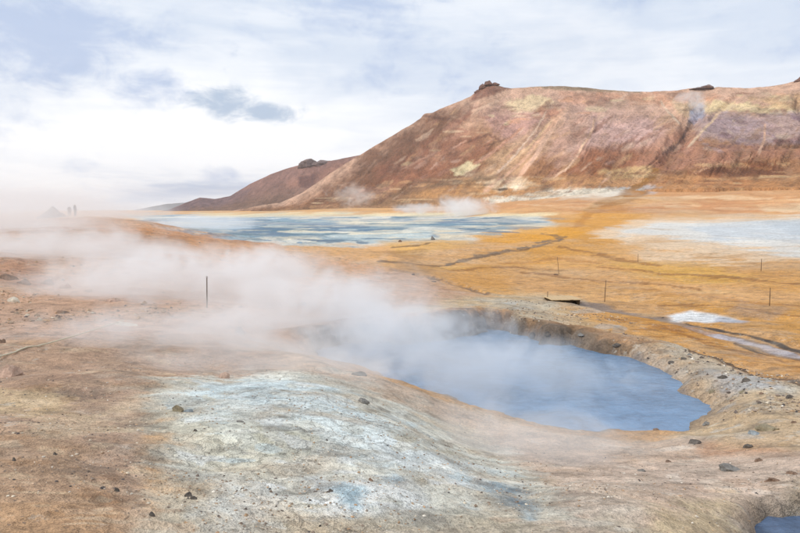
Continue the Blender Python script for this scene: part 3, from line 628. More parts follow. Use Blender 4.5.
def m_paint(p, f):
    t = p.T; n = fbm(f[0] / 160, f[2] / 30, 4, o=90)
    k = sstep(.30, .95, t + .22 * n)[:, None]; p.c[:] = lin((154,106,72)) * (1 - k) + lin((202,160,134)) * k
    k = sstep(.16, .0, t + .06 * n)[:, None] * .8; p.c[:] = p.c * (1 - k) + lin((198,146,98)) * k
    a = p.area
    a([(100,215),(300,212),(365,150),(430,112),(470,105),(440,150),(380,190),(300,215)], (110,72,50), .9, 20, 14, .25, 1.5)
    a([(240,215),(330,205),(420,180),(480,170),(520,186),(420,206),(300,216)], (122,92,68), .7, 12, 8, .4, 2)
    a([(380,170),(430,140),(480,130),(500,150),(440,180),(390,186)], (146,90,66), .6, 14, 12, .4, 1.5)
    a([(470,105),(560,95),(650,105),(690,150),(640,165),(560,160),(500,140)], (196,154,136), .7, 18, 16, .6, 1.5)
    a([(590,120),(650,118),(668,140),(620,150),(580,146)], (196,158,150), .6, 12, 12, .5, 1.5)
    a([(590,148),(660,150),(664,170),(600,178),(560,172)], (152,92,58), .85, 12, 10, .3, 1.5)
    a([(505,102),(530,96),(556,100),(548,110),(520,112),(504,108)], (220,192,150), .8, 4, 9, .75, 1.5)
    a([(540,108),(566,110),(556,118),(540,116)], (196,130,96), .6, 4, 5, .5, 1.5)
    a([(490,112),(540,116),(548,130),(500,140),(484,124)], (184,136,124), .6, 8, 8, .5, 1.5)
    a([(500,150),(548,122),(566,118),(548,150),(520,178),(492,184),(470,180)], (198,156,120), .7, 8, 8, .6, 1.2)
    a([(450,170),(468,162),(478,165),(468,173),(454,175)], (222,200,156), .85, 3, 7, .7, 1.5)
    a([(480,158),(510,148),(518,156),(494,168)], (206,160,120), .6, 5, 5, .5, 1.5)
    a([(600,94),(690,92),(720,96),(700,106),(640,104)], (194,138,106), .7, 6, 6, .5, 2)
    a([(560,92),(620,96),(610,106),(570,104)], (196,140,110), .6, 5, 6, .5, 2)
    a([(672,100),(696,104),(692,120),(676,114)], (188,158,124), .8, 4, 5, .5, 1)
    a([(700,108),(716,101),(745,102),(790,108),(800,112),(770,114),(730,112),(706,116)], (220,192,146), .9, 3, 7, .55, 2)
    a([(745,98),(800,94),(830,96),(830,110),(780,108)], (200,160,116), .7, 5, 6, .5, 2)
    a([(700,118),(720,110),(760,114),(830,112),(830,140),(780,146),(720,142),(690,134)], (172,144,138), .8, 6, 8, .5, 1.5)
    a([(708,118),(740,116),(770,124),(740,134),(706,132)], (158,132,134), .7, 5, 8, .6, 1.5)
    a([(690,110),(702,104),(706,116),(694,124),(688,122)], (150,156,176), .8, 3, 4, .4, 1)
    a([(660,135),(700,128),(690,150),(640,176),(630,168)], (176,124,98), .6, 6, 6, .4, 1.2)
    a([(690,142),(780,148),(830,146),(830,160),(760,158),(700,168),(660,172)], (178,124,100), .7, 8, 8, .4, 2)
    a([(690,174),(716,166),(752,160),(792,164),(782,178),(740,180),(700,178)], (112,64,44), .75, 5, 6, .6, 2)
    a([(770,140),(830,136),(830,142),(776,144)], (120,70,60), .7, 3, 3, .4, 2)
    a([(640,178),(700,176),(830,180),(830,215),(640,200)], (184,126,78), .85, 8, 6, .3, 2)
    a([(600,170),(650,166),(660,176),(610,182)], (210,172,118), .7, 4, 5, .6, 2)
    a([(470,190),(560,176),(640,178),(640,200),(470,205)], (190,138,92), .6, 8, 7, .4, 2)
    a([(400,196),(480,180),(540,178),(530,192),(470,200)], (196,140,84), .7, 6, 6, .5, 2)
    a([(480,182),(520,176),(536,184),(500,192)], (222,198,170), .6, 4, 5, .6, 2)
    a([(470,100),(478,88),(492,82),(510,88),(490,98)], (122,74,58), .8, 4, 4, .2, 1)
    a([(520,86),(580,84),(640,90),(640,93),(560,90)], (112,104,76), .6, 2, 2, .5, 2)
    a([(486,198),(520,194),(570,188),(640,187),(648,191),(600,197),(540,201),(490,203)], (226,212,192), .9, 3, 5, .5, 3)
    a([(610,188),(650,184),(664,187),(640,192)], (178,176,178), .7, 3, 4, .5, 3)
    a([(500,188),(520,182),(534,186),(516,193)], (226,206,180), .8, 3, 5, .5, 2)
    L = p.line
    L([(586,207),(604,199),(622,193),(640,186),(650,178),(656,170)], (152,102,44), 3.2, .9, 3, 1.5, .6, .3)
    p.streaks([(330,205),(440,112),(640,96),(690,140),(640,180),(480,195)], 170, ((206,166,146),(140,90,66),(214,178,150),(172,124,104),(204,158,116),(126,84,66)), (1.5, 5), (1.5, 9), .55, 21, .7, -1.3, 1)
    p.streaks([(400,170),(470,110),(640,92),(800,92),(800,112),(640,110),(520,120)], 90, ((216,184,150),(150,98,78),(206,150,116),(222,196,152),(120,90,74)), (2, 12), (.8, 3), .6, 22, .8, 0, 1.5)
    p.streaks([(690,112),(830,112),(830,150),(700,150)], 80, ((186,158,158),(140,112,122),(206,174,150),(168,134,128),(120,88,84)), (2, 10), (.8, 4), .55, 23, .8, 1.0, 1.5)
    p.streaks([(560,185),(700,165),(830,160),(830,200),(640,196)], 90, ((208,158,112),(150,94,62),(214,176,130),(124,76,52),(196,136,84)), (4, 22), (.6, 2.2), .55, 24, .8, 0, 3)
    p.streaks([(300,208),(400,180),(520,176),(600,182),(560,196),(420,204)], 80, ((200,150,104),(120,92,70),(216,180,140),(150,110,80)), (4, 20), (.6, 2.2), .5, 25, .8, -1.5, 3)
    for q, w_, c_ in (([(572,104),(560,116),(548,134),(534,158),(516,180)], 3.2, (214,168,140)), ([(566,108),(546,132),(524,160),(500,180)], 2.2, (206,158,128)),
                 ([(594,116),(593,128),(586,142),(576,158),(566,170),(548,180)], 1.6, (224,178,146)), ([(556,116),(530,146),(500,170),(484,178)], 1.8, (208,166,128)),
                 ([(526,124),(508,140),(488,156),(472,166)], 1.8, (200,146,118)), ([(548,108),(534,132),(512,158),(494,176)], 1.4, (212,176,150)),
                 ([(765,122),(764,140),(758,156)], 1.8, (200,156,130)), ([(722,108),(712,122),(700,134),(686,150)], 1.8, (204,170,140)),
                 ([(660,100),(668,112),(682,126)], 1.4, (206,176,150)), ([(758,156),(720,164),(690,174)], 1.2, (190,140,108)), ([(470,112),(500,100)], 2, (206,166,140)),
                 ([(440,150),(420,160),(400,170)], 1.4, (176,128,104)), ([(468,140),(450,150)], 1.3, (190,140,116))):
        L(q, c_, w_, 1.0, 2.0, 1, .6, .12, fade=.12)
    L([(462,122),(445,119),(424,116)], (84,56,48), 2, .6, 4, 1, .6, .6); L([(500,140),(488,134),(470,142)], (100,62,52), 1.8, .6, 4, 1, .6, .6)
    L([(486,146),(505,140)], (104,70,50), 1.4, .6, 3, 1, .6, .5)
    L([(690,122),(684,136),(676,146),(664,154)], (70,56,56), 2.2, .75, 3, 1, .6, .5); L([(660,156),(648,168)], (86,54,42), 1.8, .7, 3, 1, .6, .4)
    L([(796,98),(795,108),(800,116)], (96,70,60), 2, .7, 3, 1, .6, .5)
    L([(430,186),(470,180),(500,176)], (110,88,66), 2.5, .5, 4, 2, .6, .7); L([(500,190),(506,189)], (70,52,40), 1.6, .8, 1, 2)
SKY_MAIN = [(205,214,1150),(235,211,1120),(262,205,1090),(280,203,1080),(300,194,1065),(318,182,1055),(334,171,1045),(350,161,1040),(365,152,1030),(380,143,1020),(400,131,1005),(420,119,990),(440,109,975),(460,101,960),
 (471,96,955),(477,90.5,952),(483,86,950),(487,84.5,948),(494,84.5,946),(503,87,944),(512,88.5,940),(530,87,935),(560,86,925),(590,88,920),(620,91,915),(650,92,910),(680,90,905),(700,87,900),(720,87,900),(750,88,895),(775,86,890),(800,80,880),(850,76,880),
 (920,84,880),(1000,104,880),(1100,140,880)]
FOOT_MAIN = [(205,214,1000),(262,211,880),(330,209,760),(400,207,680),(470,203,600),(520,200,540),(600,193,455),(660,189,440),(720,188,430),(800,188,410),(900,190,400),(1000,194,400),(1100,200,420)]
ridge_grid('mountain', SKY_MAIN, FOOT_MAIN, 820, 260, M_SLOPE, (160,110,80), (m_shape, m_paint), 1.12, 1.0, 0)
def h_paint(p, f):
    k = sstep(.2, .9, p.T)[:, None]; p.c[:] = lin((128,96,78)) * (1 - k) + lin((142,104,92)) * k
    p.area([(290,185),(330,165),(370,160),(370,180),(310,190)], (160,112,92), .7, 8, 8, .4, 1.5)
    p.area([(300,178),(318,172),(312,188),(300,188)], (92,62,58), .7, 4, 5, .5, 1)
    p.area([(150,212),(200,196),(250,190),(230,206)], (112,90,92), .7, 8, 8, .3, 2)
    p.area([(230,212),(270,207),(300,208),(300,216),(230,216)], (118,98,74), .6, 4, 4, .4, 2)
ridge_grid('hill', [(120,216,1750),(150,212.5,1740),(168,210,1720),(185,203,1700),(200,197.5,1690),(215,199,1680),(230,196,1660),(250,184,1630),(270,174.5,1600),(285,169,1580),(300,165,1560),(330,161,1530),(365,154,1500),(400,150,1480),(470,150,1450)],
 [(120,214,1500),(200,212,1400),(300,210,1250),(400,206,1150),(470,203,1100)], 260, 90, M_SLOPE, (130,98,80), (None, h_paint), 1.15, .8, 130, .3, 600)
def far_paint(p, f): p.c[:] = lin((92,92,96))
ridge_grid('far_mountain', [(90,213,7600),(130,211,7600),(150,207,7600),(166,204,7600),(185,202.5,7600),(205,204,7600),(240,208,7600),(300,212,7600)],
 [(90,211.5,6000),(300,211.5,6000)], 90, 24, M_SLOPE, (110,134,168), (None, far_paint), 1.1, 3.0, 160, .3, 2000)

# ------------------------------------------------------------------ loose things
def tag(o, label=None, cat=None, group=None, kind=None):
    if label: o['label'] = label
    if cat: o['category'] = cat
    if group: o['group'] = group
    if kind: o['kind'] = kind
    return o
def link(name, me, parent=None, mats=()):
    for m in mats: me.materials.append(m)
    o = bpy.data.objects.new(name, me); C.objects.link(o)
    if parent: o.parent = parent
    return o
def empty(name, loc, rz=0):
    o = bpy.data.objects.new(name, None); o.empty_display_size = .2; C.objects.link(o); o.location = loc; o.rotation_euler = (0, 0, rz); return o
def bm_obj(name, bm, mat, parent=None, smooth=False):
    me = bpy.data.meshes.new(name); bm.to_mesh(me); bm.free()
    if smooth: me.polygons.foreach_set('use_smooth', [True] * len(me.polygons))
    return link(name, me, parent, (mat,))
def tube(bm, pts, rad, n=8, cap=True):
    rings = []; pts = [Vector(p) for p in pts]
    for i, p in enumerate(pts):
        d = (pts[min(i + 1, len(pts) - 1)] - pts[max(i - 1, 0)]).normalized()
        a = d.orthogonal().normalized() if abs(d.z) > .9 else d.cross(Vector((0, 0, 1))).normalized(); b_ = d.cross(a)
        r = rad[i] if isinstance(rad, (list, tuple)) else rad
        rings.append([bm.verts.new(p + (a * math.cos(6.2832 * k / n) + b_ * math.sin(6.2832 * k / n)) * r) for k in range(n)])
    for A_, B_ in zip(rings, rings[1:]):
        for k in range(n): bm.faces.new((A_[k], A_[(k + 1) % n], B_[(k + 1) % n], B_[k]))
    if cap: bm.faces.new(rings[0][::-1]); bm.faces.new(rings[-1])

def rock_mesh(name, size, seed, sub=3, rough=.28, flat_cuts=7, flatten=.0):
    rnd = random.Random(seed); bm = bmesh.new(); bmesh.ops.create_icosphere(bm, subdivisions=sub, radius=1)
    planes = []
    for _ in range(flat_cuts):
        n = Vector((rnd.uniform(-1, 1), rnd.uniform(-1, 1), rnd.uniform(-.4, 1))).normalized(); planes.append((n, rnd.uniform(.55, .85)))
    co = np.array([v.co[:] for v in bm.verts]); o = seed * 3.7
    for v in bm.verts:
        for n, d in planes:
            e = v.co.dot(n) - d
            if e > 0: v.co -= n * e * .92
    q = fbm(co[:, 0] * 1.3 + co[:, 2] * .9 + o, co[:, 1] * 1.3 - co[:, 2] * .8 + o, 4, .55, 7); q2 = fbm(co[:, 0] * 5 + co[:, 2] * 4 + o, co[:, 1] * 5 - co[:, 2] * 3, 3, .6, 17)
    for v, a, b_ in zip(bm.verts, q, q2):
        v.co *= 1 + rough * a + rough * .35 * b_
        v.co.z -= .15
        v.co.x *= size[0]; v.co.y *= size[1]; v.co.z *= size[2]
        if v.co.z < -.35 * size[2]: v.co.z = -.35 * size[2]
    me = bpy.data.meshes.new(name); bm.to_mesh(me); bm.free()
    return me
ROCKM = {k: simple_mat('rock_' + k, c, .92, v, s, bd) for k, c, v, s, bd in (
    ('tan', (188,160,128), .35, 5, .05), ('pink', (184,154,134), .35, 5, .05), ('grey', (128,124,118), .4, 5, .05), ('dark', (98,90,82), .45, 6, .04),
    ('pale', (206,194,174), .25, 5, .04), ('olive', (146,134,110), .4, 6, .04), ('brown', (130,106,88), .4, 6, .05), ('slate', (142,148,150), .35, 7, .04))}
RS = [0]
def rock(px, py, wpx, hpx, mat, label, group=None, depth=.8, rough=.36, cuts=10, sink=.3, name='rock', tilt=0.0, sub=3):
    """a stone standing on the ground at a photo point, given its width and height there"""
    RS[0] += 1; x, y, z, r = hit(px, py); k = math.hypot(r, z - EYE) / FPX
    sx = wpx * k * .5 * 1.1; sz = hpx * k / (1.1) * .9
    o = link(name, rock_mesh(name, (sx, sx * depth, sz), RS[0] * 11 + 5, sub, rough, cuts), None, (ROCKM[mat],))
    o.location = (x, y, z - sz * .02); o.rotation_euler = (tilt, random.Random(RS[0]).uniform(-.12, .12), random.Random(RS[0]).uniform(-.5, .5))
    return tag(o, label, 'rock', group)
rock(10, 376, 27, 17, 'pink', 'layered pinkish rock at the left edge below the rope', rough=.5, cuts=14)
rock(124, 325, 19, 6, 'pale', 'flat pale stone where the rope ends', depth=1.0, cuts=5)
rock(2, 343, 6, 8, 'brown', 'small brown stone above the rope at the left edge')
rock(240, 333, 11, 9, 'grey', 'grey angular stone right of the upright stake, half veiled in steam')
rock(303, 305, 9, 7, 'grey', 'small grey stone deep in the steam beyond the grey angular one')
rock(12, 302, 11, 6, 'pale', 'small pale stone on the left slope above the rope')
rock(62, 313, 15, 4, 'brown', 'low brown slab of crust between the pale stone and the flat stone')
rock(112, 301, 17, 5, 'pink', 'low pinkish crust slab on the left slope in thin steam', depth=.6)
rock(48, 284, 13, 8, 'brown', 'brown lump, left of a pair high on the left slope')
rock(64, 287, 14, 8, 'pink', 'pinkish lump, right of a pair high on the left slope')
rock(8, 279, 22, 6, 'brown', 'flat brown ledge stone at the left edge in the steam', depth=.6)
rock(24, 283, 16, 5, 'brown', 'thin brown slab right of the flat ledge stone')
rock(88, 291, 10, 3, 'brown', 'thin dark slab right of the pair of lumps')
rock(178, 411, 13, 11, 'olive', 'olive upright stone on the white crust, taller of two', rough=.5, cuts=16, tilt=.25)
rock(188, 412, 10, 6, 'slate', 'low bluish grey stone beside the olive upright stone')
rock(225, 378, 13, 7, 'pink', 'rounded taupe stone at the upper edge of the white crust')
rock(357, 375, 17, 6, 'grey', 'flat grey stone on the crest above the pool')
rock(362, 402, 14, 6, 'grey', 'low grey clod between the crest stone and the blue seep')
rock(240, 422, 7, 3, 'grey', 'tiny flat grey stone in the middle of the white crust')
rock(195, 431, 4, 4, 'dark', 'tiny dark pebble below the two stones on the white crust')
rock(331, 492, 5, 5, 'dark', 'small dark pebble at the left rim of the left blue seep')
rock(188, 497, 7, 5, 'dark', 'black clod, left one of a pair in the left foreground')
rock(194, 499, 7, 4, 'dark', 'black clod, right one of a pair in the left foreground')
rock(152, 516, 6, 5, 'dark', 'small black clod lower left of the black pair')
rock(55, 455, 4, 4, 'dark', 'tiny dark pebble on the brown ground, far left foreground')
rock(14, 461, 4, 5, 'dark', 'dark pebble nearest the left edge of the foreground')
rock(117, 492, 5, 4, 'dark', 'dark pebble left of the black pair')
rock(371, 481, 5, 4, 'brown', 'small brown pebble upper right of the left blue seep')
rock(695, 443, 11, 7, 'dark', 'black lumpy stone on the shore below the right end of the pool')
rock(730, 470, 20, 12, 'grey', 'dark grey rounded rock, largest on the right foreground shore', depth=.9)
rock(754, 434, 11, 7, 'slate', 'pale bluish stone on the right bank')
rock(768, 430, 22, 8, 'olive', 'low olive hump of rubble right of the pale bluish stone', depth=.7)
rock(707, 424, 8, 4, 'grey', 'small grey stone at the right tip of the pool')
rock(656, 430, 6, 4, 'brown', 'small brown stone on the near shore left of the black lumpy one')
rock(749, 447, 9, 4, 'dark', 'flat dark stone below the pale bluish stone')
rock(760, 461, 7, 4, 'brown', 'small brown stone right of the dark grey rounded rock')
rock(773, 481, 15, 4, 'brown', 'dark broken lip of crust above the small corner pool', depth=.5)
rock(792, 474, 14, 5, 'brown', 'brown ragged crust slab above the small corner pool, at the right edge', depth=.5)
rock(640, 471, 8, 3, 'grey', 'thin greyish clod on the pink shore below the pool')
rock(668, 462, 7, 3, 'brown', 'thin brown clod left of the dark grey rounded rock')
for i, (px, py, w_, h_, mt, lb) in enumerate([
  (533,337,10,8,'dark','dark mossy clod on the far lip of the pool, leftmost'), (548,335,9,7,'dark','dark clod on the far lip right of the mossy one'),
  (581,335,9,4,'grey','grey clod on the gravel slope beyond the pool'), 
  (617,346,10,4,'dark','dark low clod on the gravel slope behind the pool'), 
  (672,363,9,5,'dark','dark clod at the upper end of a line of three above the pool'), (683,359,9,4,'dark','dark clod uppermost in the line of three above the pool'),
  (690,355,7,3,'grey','small grey clod at the end of the line of three'), (722,378,11,5,'dark','dark clod left of the black one on the blue-grey gravel'),
  (747,381,12,6,'dark','black clod on the blue-grey gravel near the crack'), 
  (743,392,8,4,'olive','olive clod on the right bank'), (762,394,7,4,'brown','brown clod right of the olive one on the right bank'),
  (789,398,9,5,'dark','dark clod on the right bank near the right edge'), (794,423,7,4,'brown','brown clod at the right edge below the dark one'),
  (712,392,10,4,'olive','olive clod just right of the pool end'), (732,401,5,3,'brown','small brown stone in the middle of the right bank'),
   
  (400,242,6,5,'brown','brown block on the orange flat by the mud field'), (433,240,6,8,'grey','tall grey block at the edge of the mud field'),
  (434,282,7,3,'dark','dark stone in the brook beyond the steam'), (413,275,6,3,'dark','dark stone at the upper brook, left of the other brook stone'),
  (663,318,4,3,'dark','small dark stone in the grey channel by the white tongue'), (556,275,7,4,'brown','small brown mound at the foot of the far stake')]):
    rock(px, py, w_ * .8, h_ * .75, mt, lb, sub=2)

# crags on the ridge
def crag(name, px, py, r, parts, mat, label):
    az, t = ray(px, py); root = empty(name, (r * math.sin(az), r * math.cos(az), EYE + r * t), -az); k = r / FPX
    for i, (dx, dz, w_, h_, seed) in enumerate(parts):
        o = link('crag_block', rock_mesh('crag_block', (w_ * k / 2, w_ * k / 2.4, h_ * k), seed, 3, .34, 9), root, (mat,)); o.location = (dx * k, i * .7, dz * k)
    return tag(root, label, 'outcrop')
M_CRAG = simple_mat('crag_rock', (112,82,70), .95, .4, .12, 1.2); M_CRAG2 = simple_mat('crag_rock_grey', (118,100,94), .95, .35, .08, 1.5)
crag('rock_outcrop', 489, 84.8, 946, [(0, .6, 11, 4.2, 3), (-6, -2.5, 10, 4, 14), (6, .2, 9, 2.2, 25), (-10, -6, 10, 3.5, 48)], M_CRAG, 'dark reddish crag crowning the mountain at its left summit')
crag('rock_outcrop', 312, 165, 1545, [(0, 0, 24, 7.5, 52), (11, .4, 26, 5.5, 63), (-9, -1, 12, 6, 74), (-2, 2, 15, 5, 79)], M_CRAG2, 'grey crag on the lower hill left of the mountain')
crag('rock_outcrop', 708, 87.6, 898, [(0, 0, 13, 2.8, 84), (-8, -.3, 16, 1.6, 91)], M_CRAG2, 'low dark crag on the skyline above the steaming ravine')
crag('rock_outcrop', 801, 80, 878, [(0, 0, 10, 4, 103), (8, -1, 14, 5, 111)], M_CRAG, 'reddish crag on the skyline at the right edge')
crag('rock_outcrop', 307, 182, 1500, [(0, 0, 12, 5, 131), (5, 4, 10, 4, 137)], M_CRAG2, 'dark craggy face below the grey crag of the lower hill')

# iron stakes
M_IRON = simple_mat('rusty_iron', (96,78,64), .7, .4, 25, .003, .4); M_ROPE = simple_mat('pale_rope', (206,196,170), .9, .15, 60, .002)
def stake(px, py, hpx, label, lean=0.0, thick=1.0):
    x, y, z, r = hit(px, py); k = math.hypot(r, z - EYE) / FPX; h = hpx * k
    root = empty('rope_stake', (x, y, z)); tag(root, label, 'stake', 'iron stakes of the rope barrier')
    bm = bmesh.new(); rd = .017 * thick * max(1, r / 45); tube(bm, [(0, 0, -.15), (lean * h * .5, 0, h * .5), (lean * h, 0, h)], [rd, rd, rd * .9]); bm_obj('rod', bm, M_IRON, root, True)
    bm = bmesh.new(); c = Vector((lean * h, 0, h + rd * 1.4))
    tube(bm, [c + Vector((math.cos(a) * rd * 1.3, 0, math.sin(a) * rd * 1.3)) for a in np.linspace(-1.5, 4.6, 13)], rd * .4, 6); bm_obj('eyelet', bm, M_IRON, root, True)
    return root
stake(207, 308, 29, 'thin upright iron stake standing in the steam on the left slope', .02, 1.05)
stake(604.5, 302, 20, 'iron stake right of the little footbridge, second tallest of all', .04)
stake(547.5, 300, 7.5, 'short stub of a stake at the left end of the footbridge', 0, .9)
stake(559, 274, 16, 'faint iron stake on the orange flat behind the footbridge', -.12, .8)
stake(638, 262, 7, 'tiny distant stake at the edge of the pale flats', 0, .8)
stake(761, 271, 10, 'distant stake below the pale flats near the right edge', 0)
stake(769.5, 306, 15, 'iron stake near the right edge above the channel', 0)

# the rope on the left
a_ = hit(124, 324); b0 = hit(-70, 374); A3 = Vector((a_[0], a_[1], a_[2] + .10)); B3 = Vector((b0[0] * .9, b0[1] * .9, EYE + (b0[2] - EYE) * .9))
bm = bmesh.new(); pts = []
for i in range(41):
    t = i / 40; p = A3.lerp(B3, t); gz = float(height(np.array([p.x]), np.array([p.y]))[0]); p.z = max(p.z - .04 * math.sin(math.pi * t) , gz + .02); pts.append(p)
tube(bm, pts, .013, 6)
tag(bm_obj('barrier_rope', bm, M_ROPE, None, True), 'pale slack rope running from the left edge to the flat stone', 'rope')

# footbridge
x, y, z, r = hit(562, 301); fb = empty('footbridge', (x, y, z), .10); fb.scale = (.85, .8, .8); tag(fb, 'little wooden footbridge at the head of the grey channel', 'footbridge')
M_WOOD = simple_mat('weathered_wood', (196,168,128), .85, .25, 9, .006); M_BEAM = simple_mat('dark_beam', (92,74,54), .85, .3, 9, .006)
def box(bm, c, s):
    g = bmesh.ops.create_cube(bm, size=1); bmesh.ops.scale(bm, vec=s, verts=g['verts']); bmesh.ops.translate(bm, vec=c, verts=g['verts']); return g
bm = bmesh.new(); box(bm, (0, 0, 0), (.172, 1.9, .045)); bmesh.ops.bevel(bm, geom=bm.edges[:], offset=.008, segments=1, affect='EDGES')
pm = bpy.data.meshes.new('plank'); bm.to_mesh(pm); bm.free(); pm.materials.append(M_WOOD)
for i in range(10):
    o = bpy.data.objects.new('plank', pm); C.objects.link(o); o.parent = fb; o.location = ((i - 4.5) * .18, random.Random(i).uniform(-.03, .03), .19 + random.Random(i + 9).uniform(-.006, .006)); o.rotation_euler = (0, 0, random.Random(i + 3).uniform(-.015, .015))
for dy in (-.6, .6):
    bm = bmesh.new(); box(bm, (0, dy, .117), (1.7, .10, .09)); bm_obj('beam', bm, M_BEAM, fb)
for dx in (-.75, .75):
    bm = bmesh.new(); box(bm, (dx, 0, -.04), (.16, 1.3, .22)); bm_obj('sleeper', bm, M_BEAM, fb)

# two people far off on the left rise
def person(px, r, hgt, label, jacket, trousers, rz, arm):
    az, _ = ray(px, 215); x, y = r * math.sin(az), r * math.cos(az); z = float(height(np.array([x]), np.array([y]))[0])
    s = hgt / 1.75
    J = {'pel': (0, 0, .95), 'che': (0, 0, 1.30), 'neck': (0, .0, 1.47), 'he1': (0, .01, 1.56), 'he2': (0, .02, 1.68),
         'hl': (-.10, 0, .90), 'kl': (-.12, .04, .50), 'al': (-.13, -.02, .09), 'tl': (-.15, .12, .04), 'hr': (.10, 0, .90), 'kr': (.13, .02, .50), 'ar': (.15, -.05, .09), 'tr': (.17, .09, .04),
         'sl': (-.19, 0, 1.40), 'el': (-.27, -.02, 1.14), 'wl': (-.24, .10 + arm, .93 + arm), 'fl': (-.22, .14 + arm * 1.4, .87 + arm * 1.3), 'sr': (.19, 0, 1.40), 'er': (.27, -.03, 1.14), 'wr': (.26, .06, .90), 'fr': (.25, .08, .82)}
    Rd = {'pel': .16, 'che': .17, 'neck': .07, 'he1': .09, 'he2': .10, 'hl': .11, 'kl': .075, 'al': .055, 'tl': .05, 'hr': .11, 'kr': .075, 'ar': .055, 'tr': .05, 'sl': .09, 'el': .062, 'wl': .048, 'fl': .045, 'sr': .09, 'er': .062, 'wr': .048, 'fr': .045}
    E = [('pel','che'),('che','neck'),('neck','he1'),('he1','he2'),('pel','hl'),('hl','kl'),('kl','al'),('al','tl'),('pel','hr'),('hr','kr'),('kr','ar'),('ar','tr'),('che','sl'),('sl','el'),('el','wl'),('wl','fl'),('che','sr'),('sr','er'),('er','wr'),('wr','fr')]
    ks = list(J); me = bpy.data.meshes.new('person'); me.from_pydata([tuple(c * s for c in J[k]) for k in ks], [(ks.index(a), ks.index(b_)) for a, b_ in E], [])
    o = link('person', me); sk = o.modifiers.new('skin', 'SKIN'); sk.use_smooth_shade = True; o.modifiers.new('sub', 'SUBSURF').levels = 2; o.modifiers['sub'].render_levels = 2
    for i, k in enumerate(ks): me.skin_vertices[0].data[i].radius = (Rd[k] * s, Rd[k] * s * (.75 if k in ('pel', 'che') else 1)); me.skin_vertices[0].data[i].use_root = (k == 'pel')
    m, b, bs = new_mat('clothes'); t = b.node('ShaderNodeTexCoord'); sx = b.node('ShaderNodeSeparateXYZ'); b.l.new(t.outputs['Object'], sx.inputs[0]); zz = sx.outputs[2]
    up_ = b.math('GREATER_THAN', zz, .93 * s); hd = b.math('GREATER_THAN', zz, 1.50 * s); hair = b.math('GREATER_THAN', b.math('ADD', zz, b.math('MULTIPLY', sx.outputs[1], -.8)), 1.63 * s)
    c = b.mix(up_, tuple(lin(trousers)) + (1,), tuple(lin(jacket)) + (1,)); c = b.mix(hd, c, tuple(lin((196,150,124))) + (1,)); c = b.mix(hair, c, tuple(lin((46,36,30))) + (1,))
    b.l.new(b.mix(b.math('MULTIPLY', b.noise(t.outputs['Object'], 9, 4), .3), c, (.03, .03, .03, 1)), bs.inputs['Base Color']); bs.inputs['Roughness'].default_value = .85
    me.materials.append(m); o.location = (x, y, z); o.rotation_euler = (0, 0, rz); return tag(o, label, 'person')
person(69.5, 106, 1.62, 'person in a dark grey jacket on the left skyline, shorter of two', (62,62,70), (48,50,60), .3, .05)
person(75.2, 105, 1.82, 'person in a dark navy jacket on the left skyline, taller of two', (38,44,62), (40,42,52), -.5, .12)

# a cairn over a fumarole beside them
az, _ = ray(53, 215); cx, cy = 100 * math.sin(az), 100 * math.cos(az); cz = float(height(np.array([cx]), np.array([cy]))[0])
bm = bmesh.new(); rnd = random.Random(4)
for i in range(170):
    t = rnd.random() ** .8; a = rnd.uniform(0, 6.283); rr = (1 - t) * 1.75 * math.sqrt(rnd.uniform(.55, 1)); q = rnd.uniform(.16, .30) * (1.15 - .5 * t)
    g = bmesh.ops.create_icosphere(bm, subdivisions=1, radius=q)
    for v in g['verts']: v.co = Vector((v.co.x * rnd.uniform(.8, 1.3), v.co.y * rnd.uniform(.8, 1.3), v.co.z * rnd.uniform(.6, 1))) + Vector((rr * math.cos(a), rr * math.sin(a), t * 1.42))
g = bmesh.ops.create_cone(bm, segments=18, radius1=1.6, radius2=.1, depth=1.4, cap_ends=True); bmesh.ops.translate(bm, vec=(0, 0, .62), verts=g['verts'])
o = bm_obj('stone_cairn', bm, ROCKM['grey']); o.location = (cx, cy, cz - .05); tag(o, 'grey cone-shaped heap of stones on the left skyline beside the people', 'cairn')

# ------------------------------------------------------------------ grit, pebbles and rubble that nobody could count
def scatter(name, spots, sizes, cols, mat, label, cat):
    n = len(spots); rg = np.random.default_rng(len(name) * 7 + n)
    base = np.array([(1,0,0),(-1,0,0),(0,1,0),(0,-1,0),(0,0,.8),(0,0,-.5)], float); F = np.array([(0,2,4),(2,1,4),(1,3,4),(3,0,4),(2,0,5),(1,2,5),(3,1,5),(0,3,5)])
    V = base[None] * (1 + rg.uniform(-.4, .4, (n, 6, 3))) + rg.uniform(-.25, .25, (n, 6, 3))
    an = rg.uniform(0, 6.28, n); c, s_ = np.cos(an)[:, None], np.sin(an)[:, None]
    V = np.stack([V[..., 0] * c - V[..., 1] * s_, V[..., 0] * s_ + V[..., 1] * c, V[..., 2]], -1) * sizes[:, None, None]; V[..., 2] *= .75
    z = height(spots[:, 0], spots[:, 1]); V += np.concatenate([spots, (z + sizes * .15)[:, None]], 1)[:, None]
    me = bpy.data.meshes.new(name); me.from_pydata(V.reshape(-1, 3).tolist(), [], (F[None] + (np.arange(n) * 6)[:, None, None]).reshape(-1, 3).tolist())
    a = me.attributes.new('mineral', 'FLOAT_COLOR', 'POINT'); cc = np.repeat(np.concatenate([cols, np.ones((n, 1))], 1), 6, 0); a.data.foreach_set('color', cc.astype(np.float32).ravel())
    o = link(name, me, None, (mat,)); return tag(o, label, cat, kind='stuff')
m, b, bs = new_mat('pebble'); at = b.node('ShaderNodeAttribute'); at.attribute_name = 'mineral'; g = b.node('ShaderNodeNewGeometry')
sc = b.vmath('SCALE', at.outputs['Color']); b.put(sc.node.inputs['Scale'], b.ramp(b.noise(g.outputs['Position'], 40, 3), .3, .7, .7, 1.3)); b.l.new(sc, bs.inputs['Base Color']); bs.inputs['Roughness'].default_value = .93
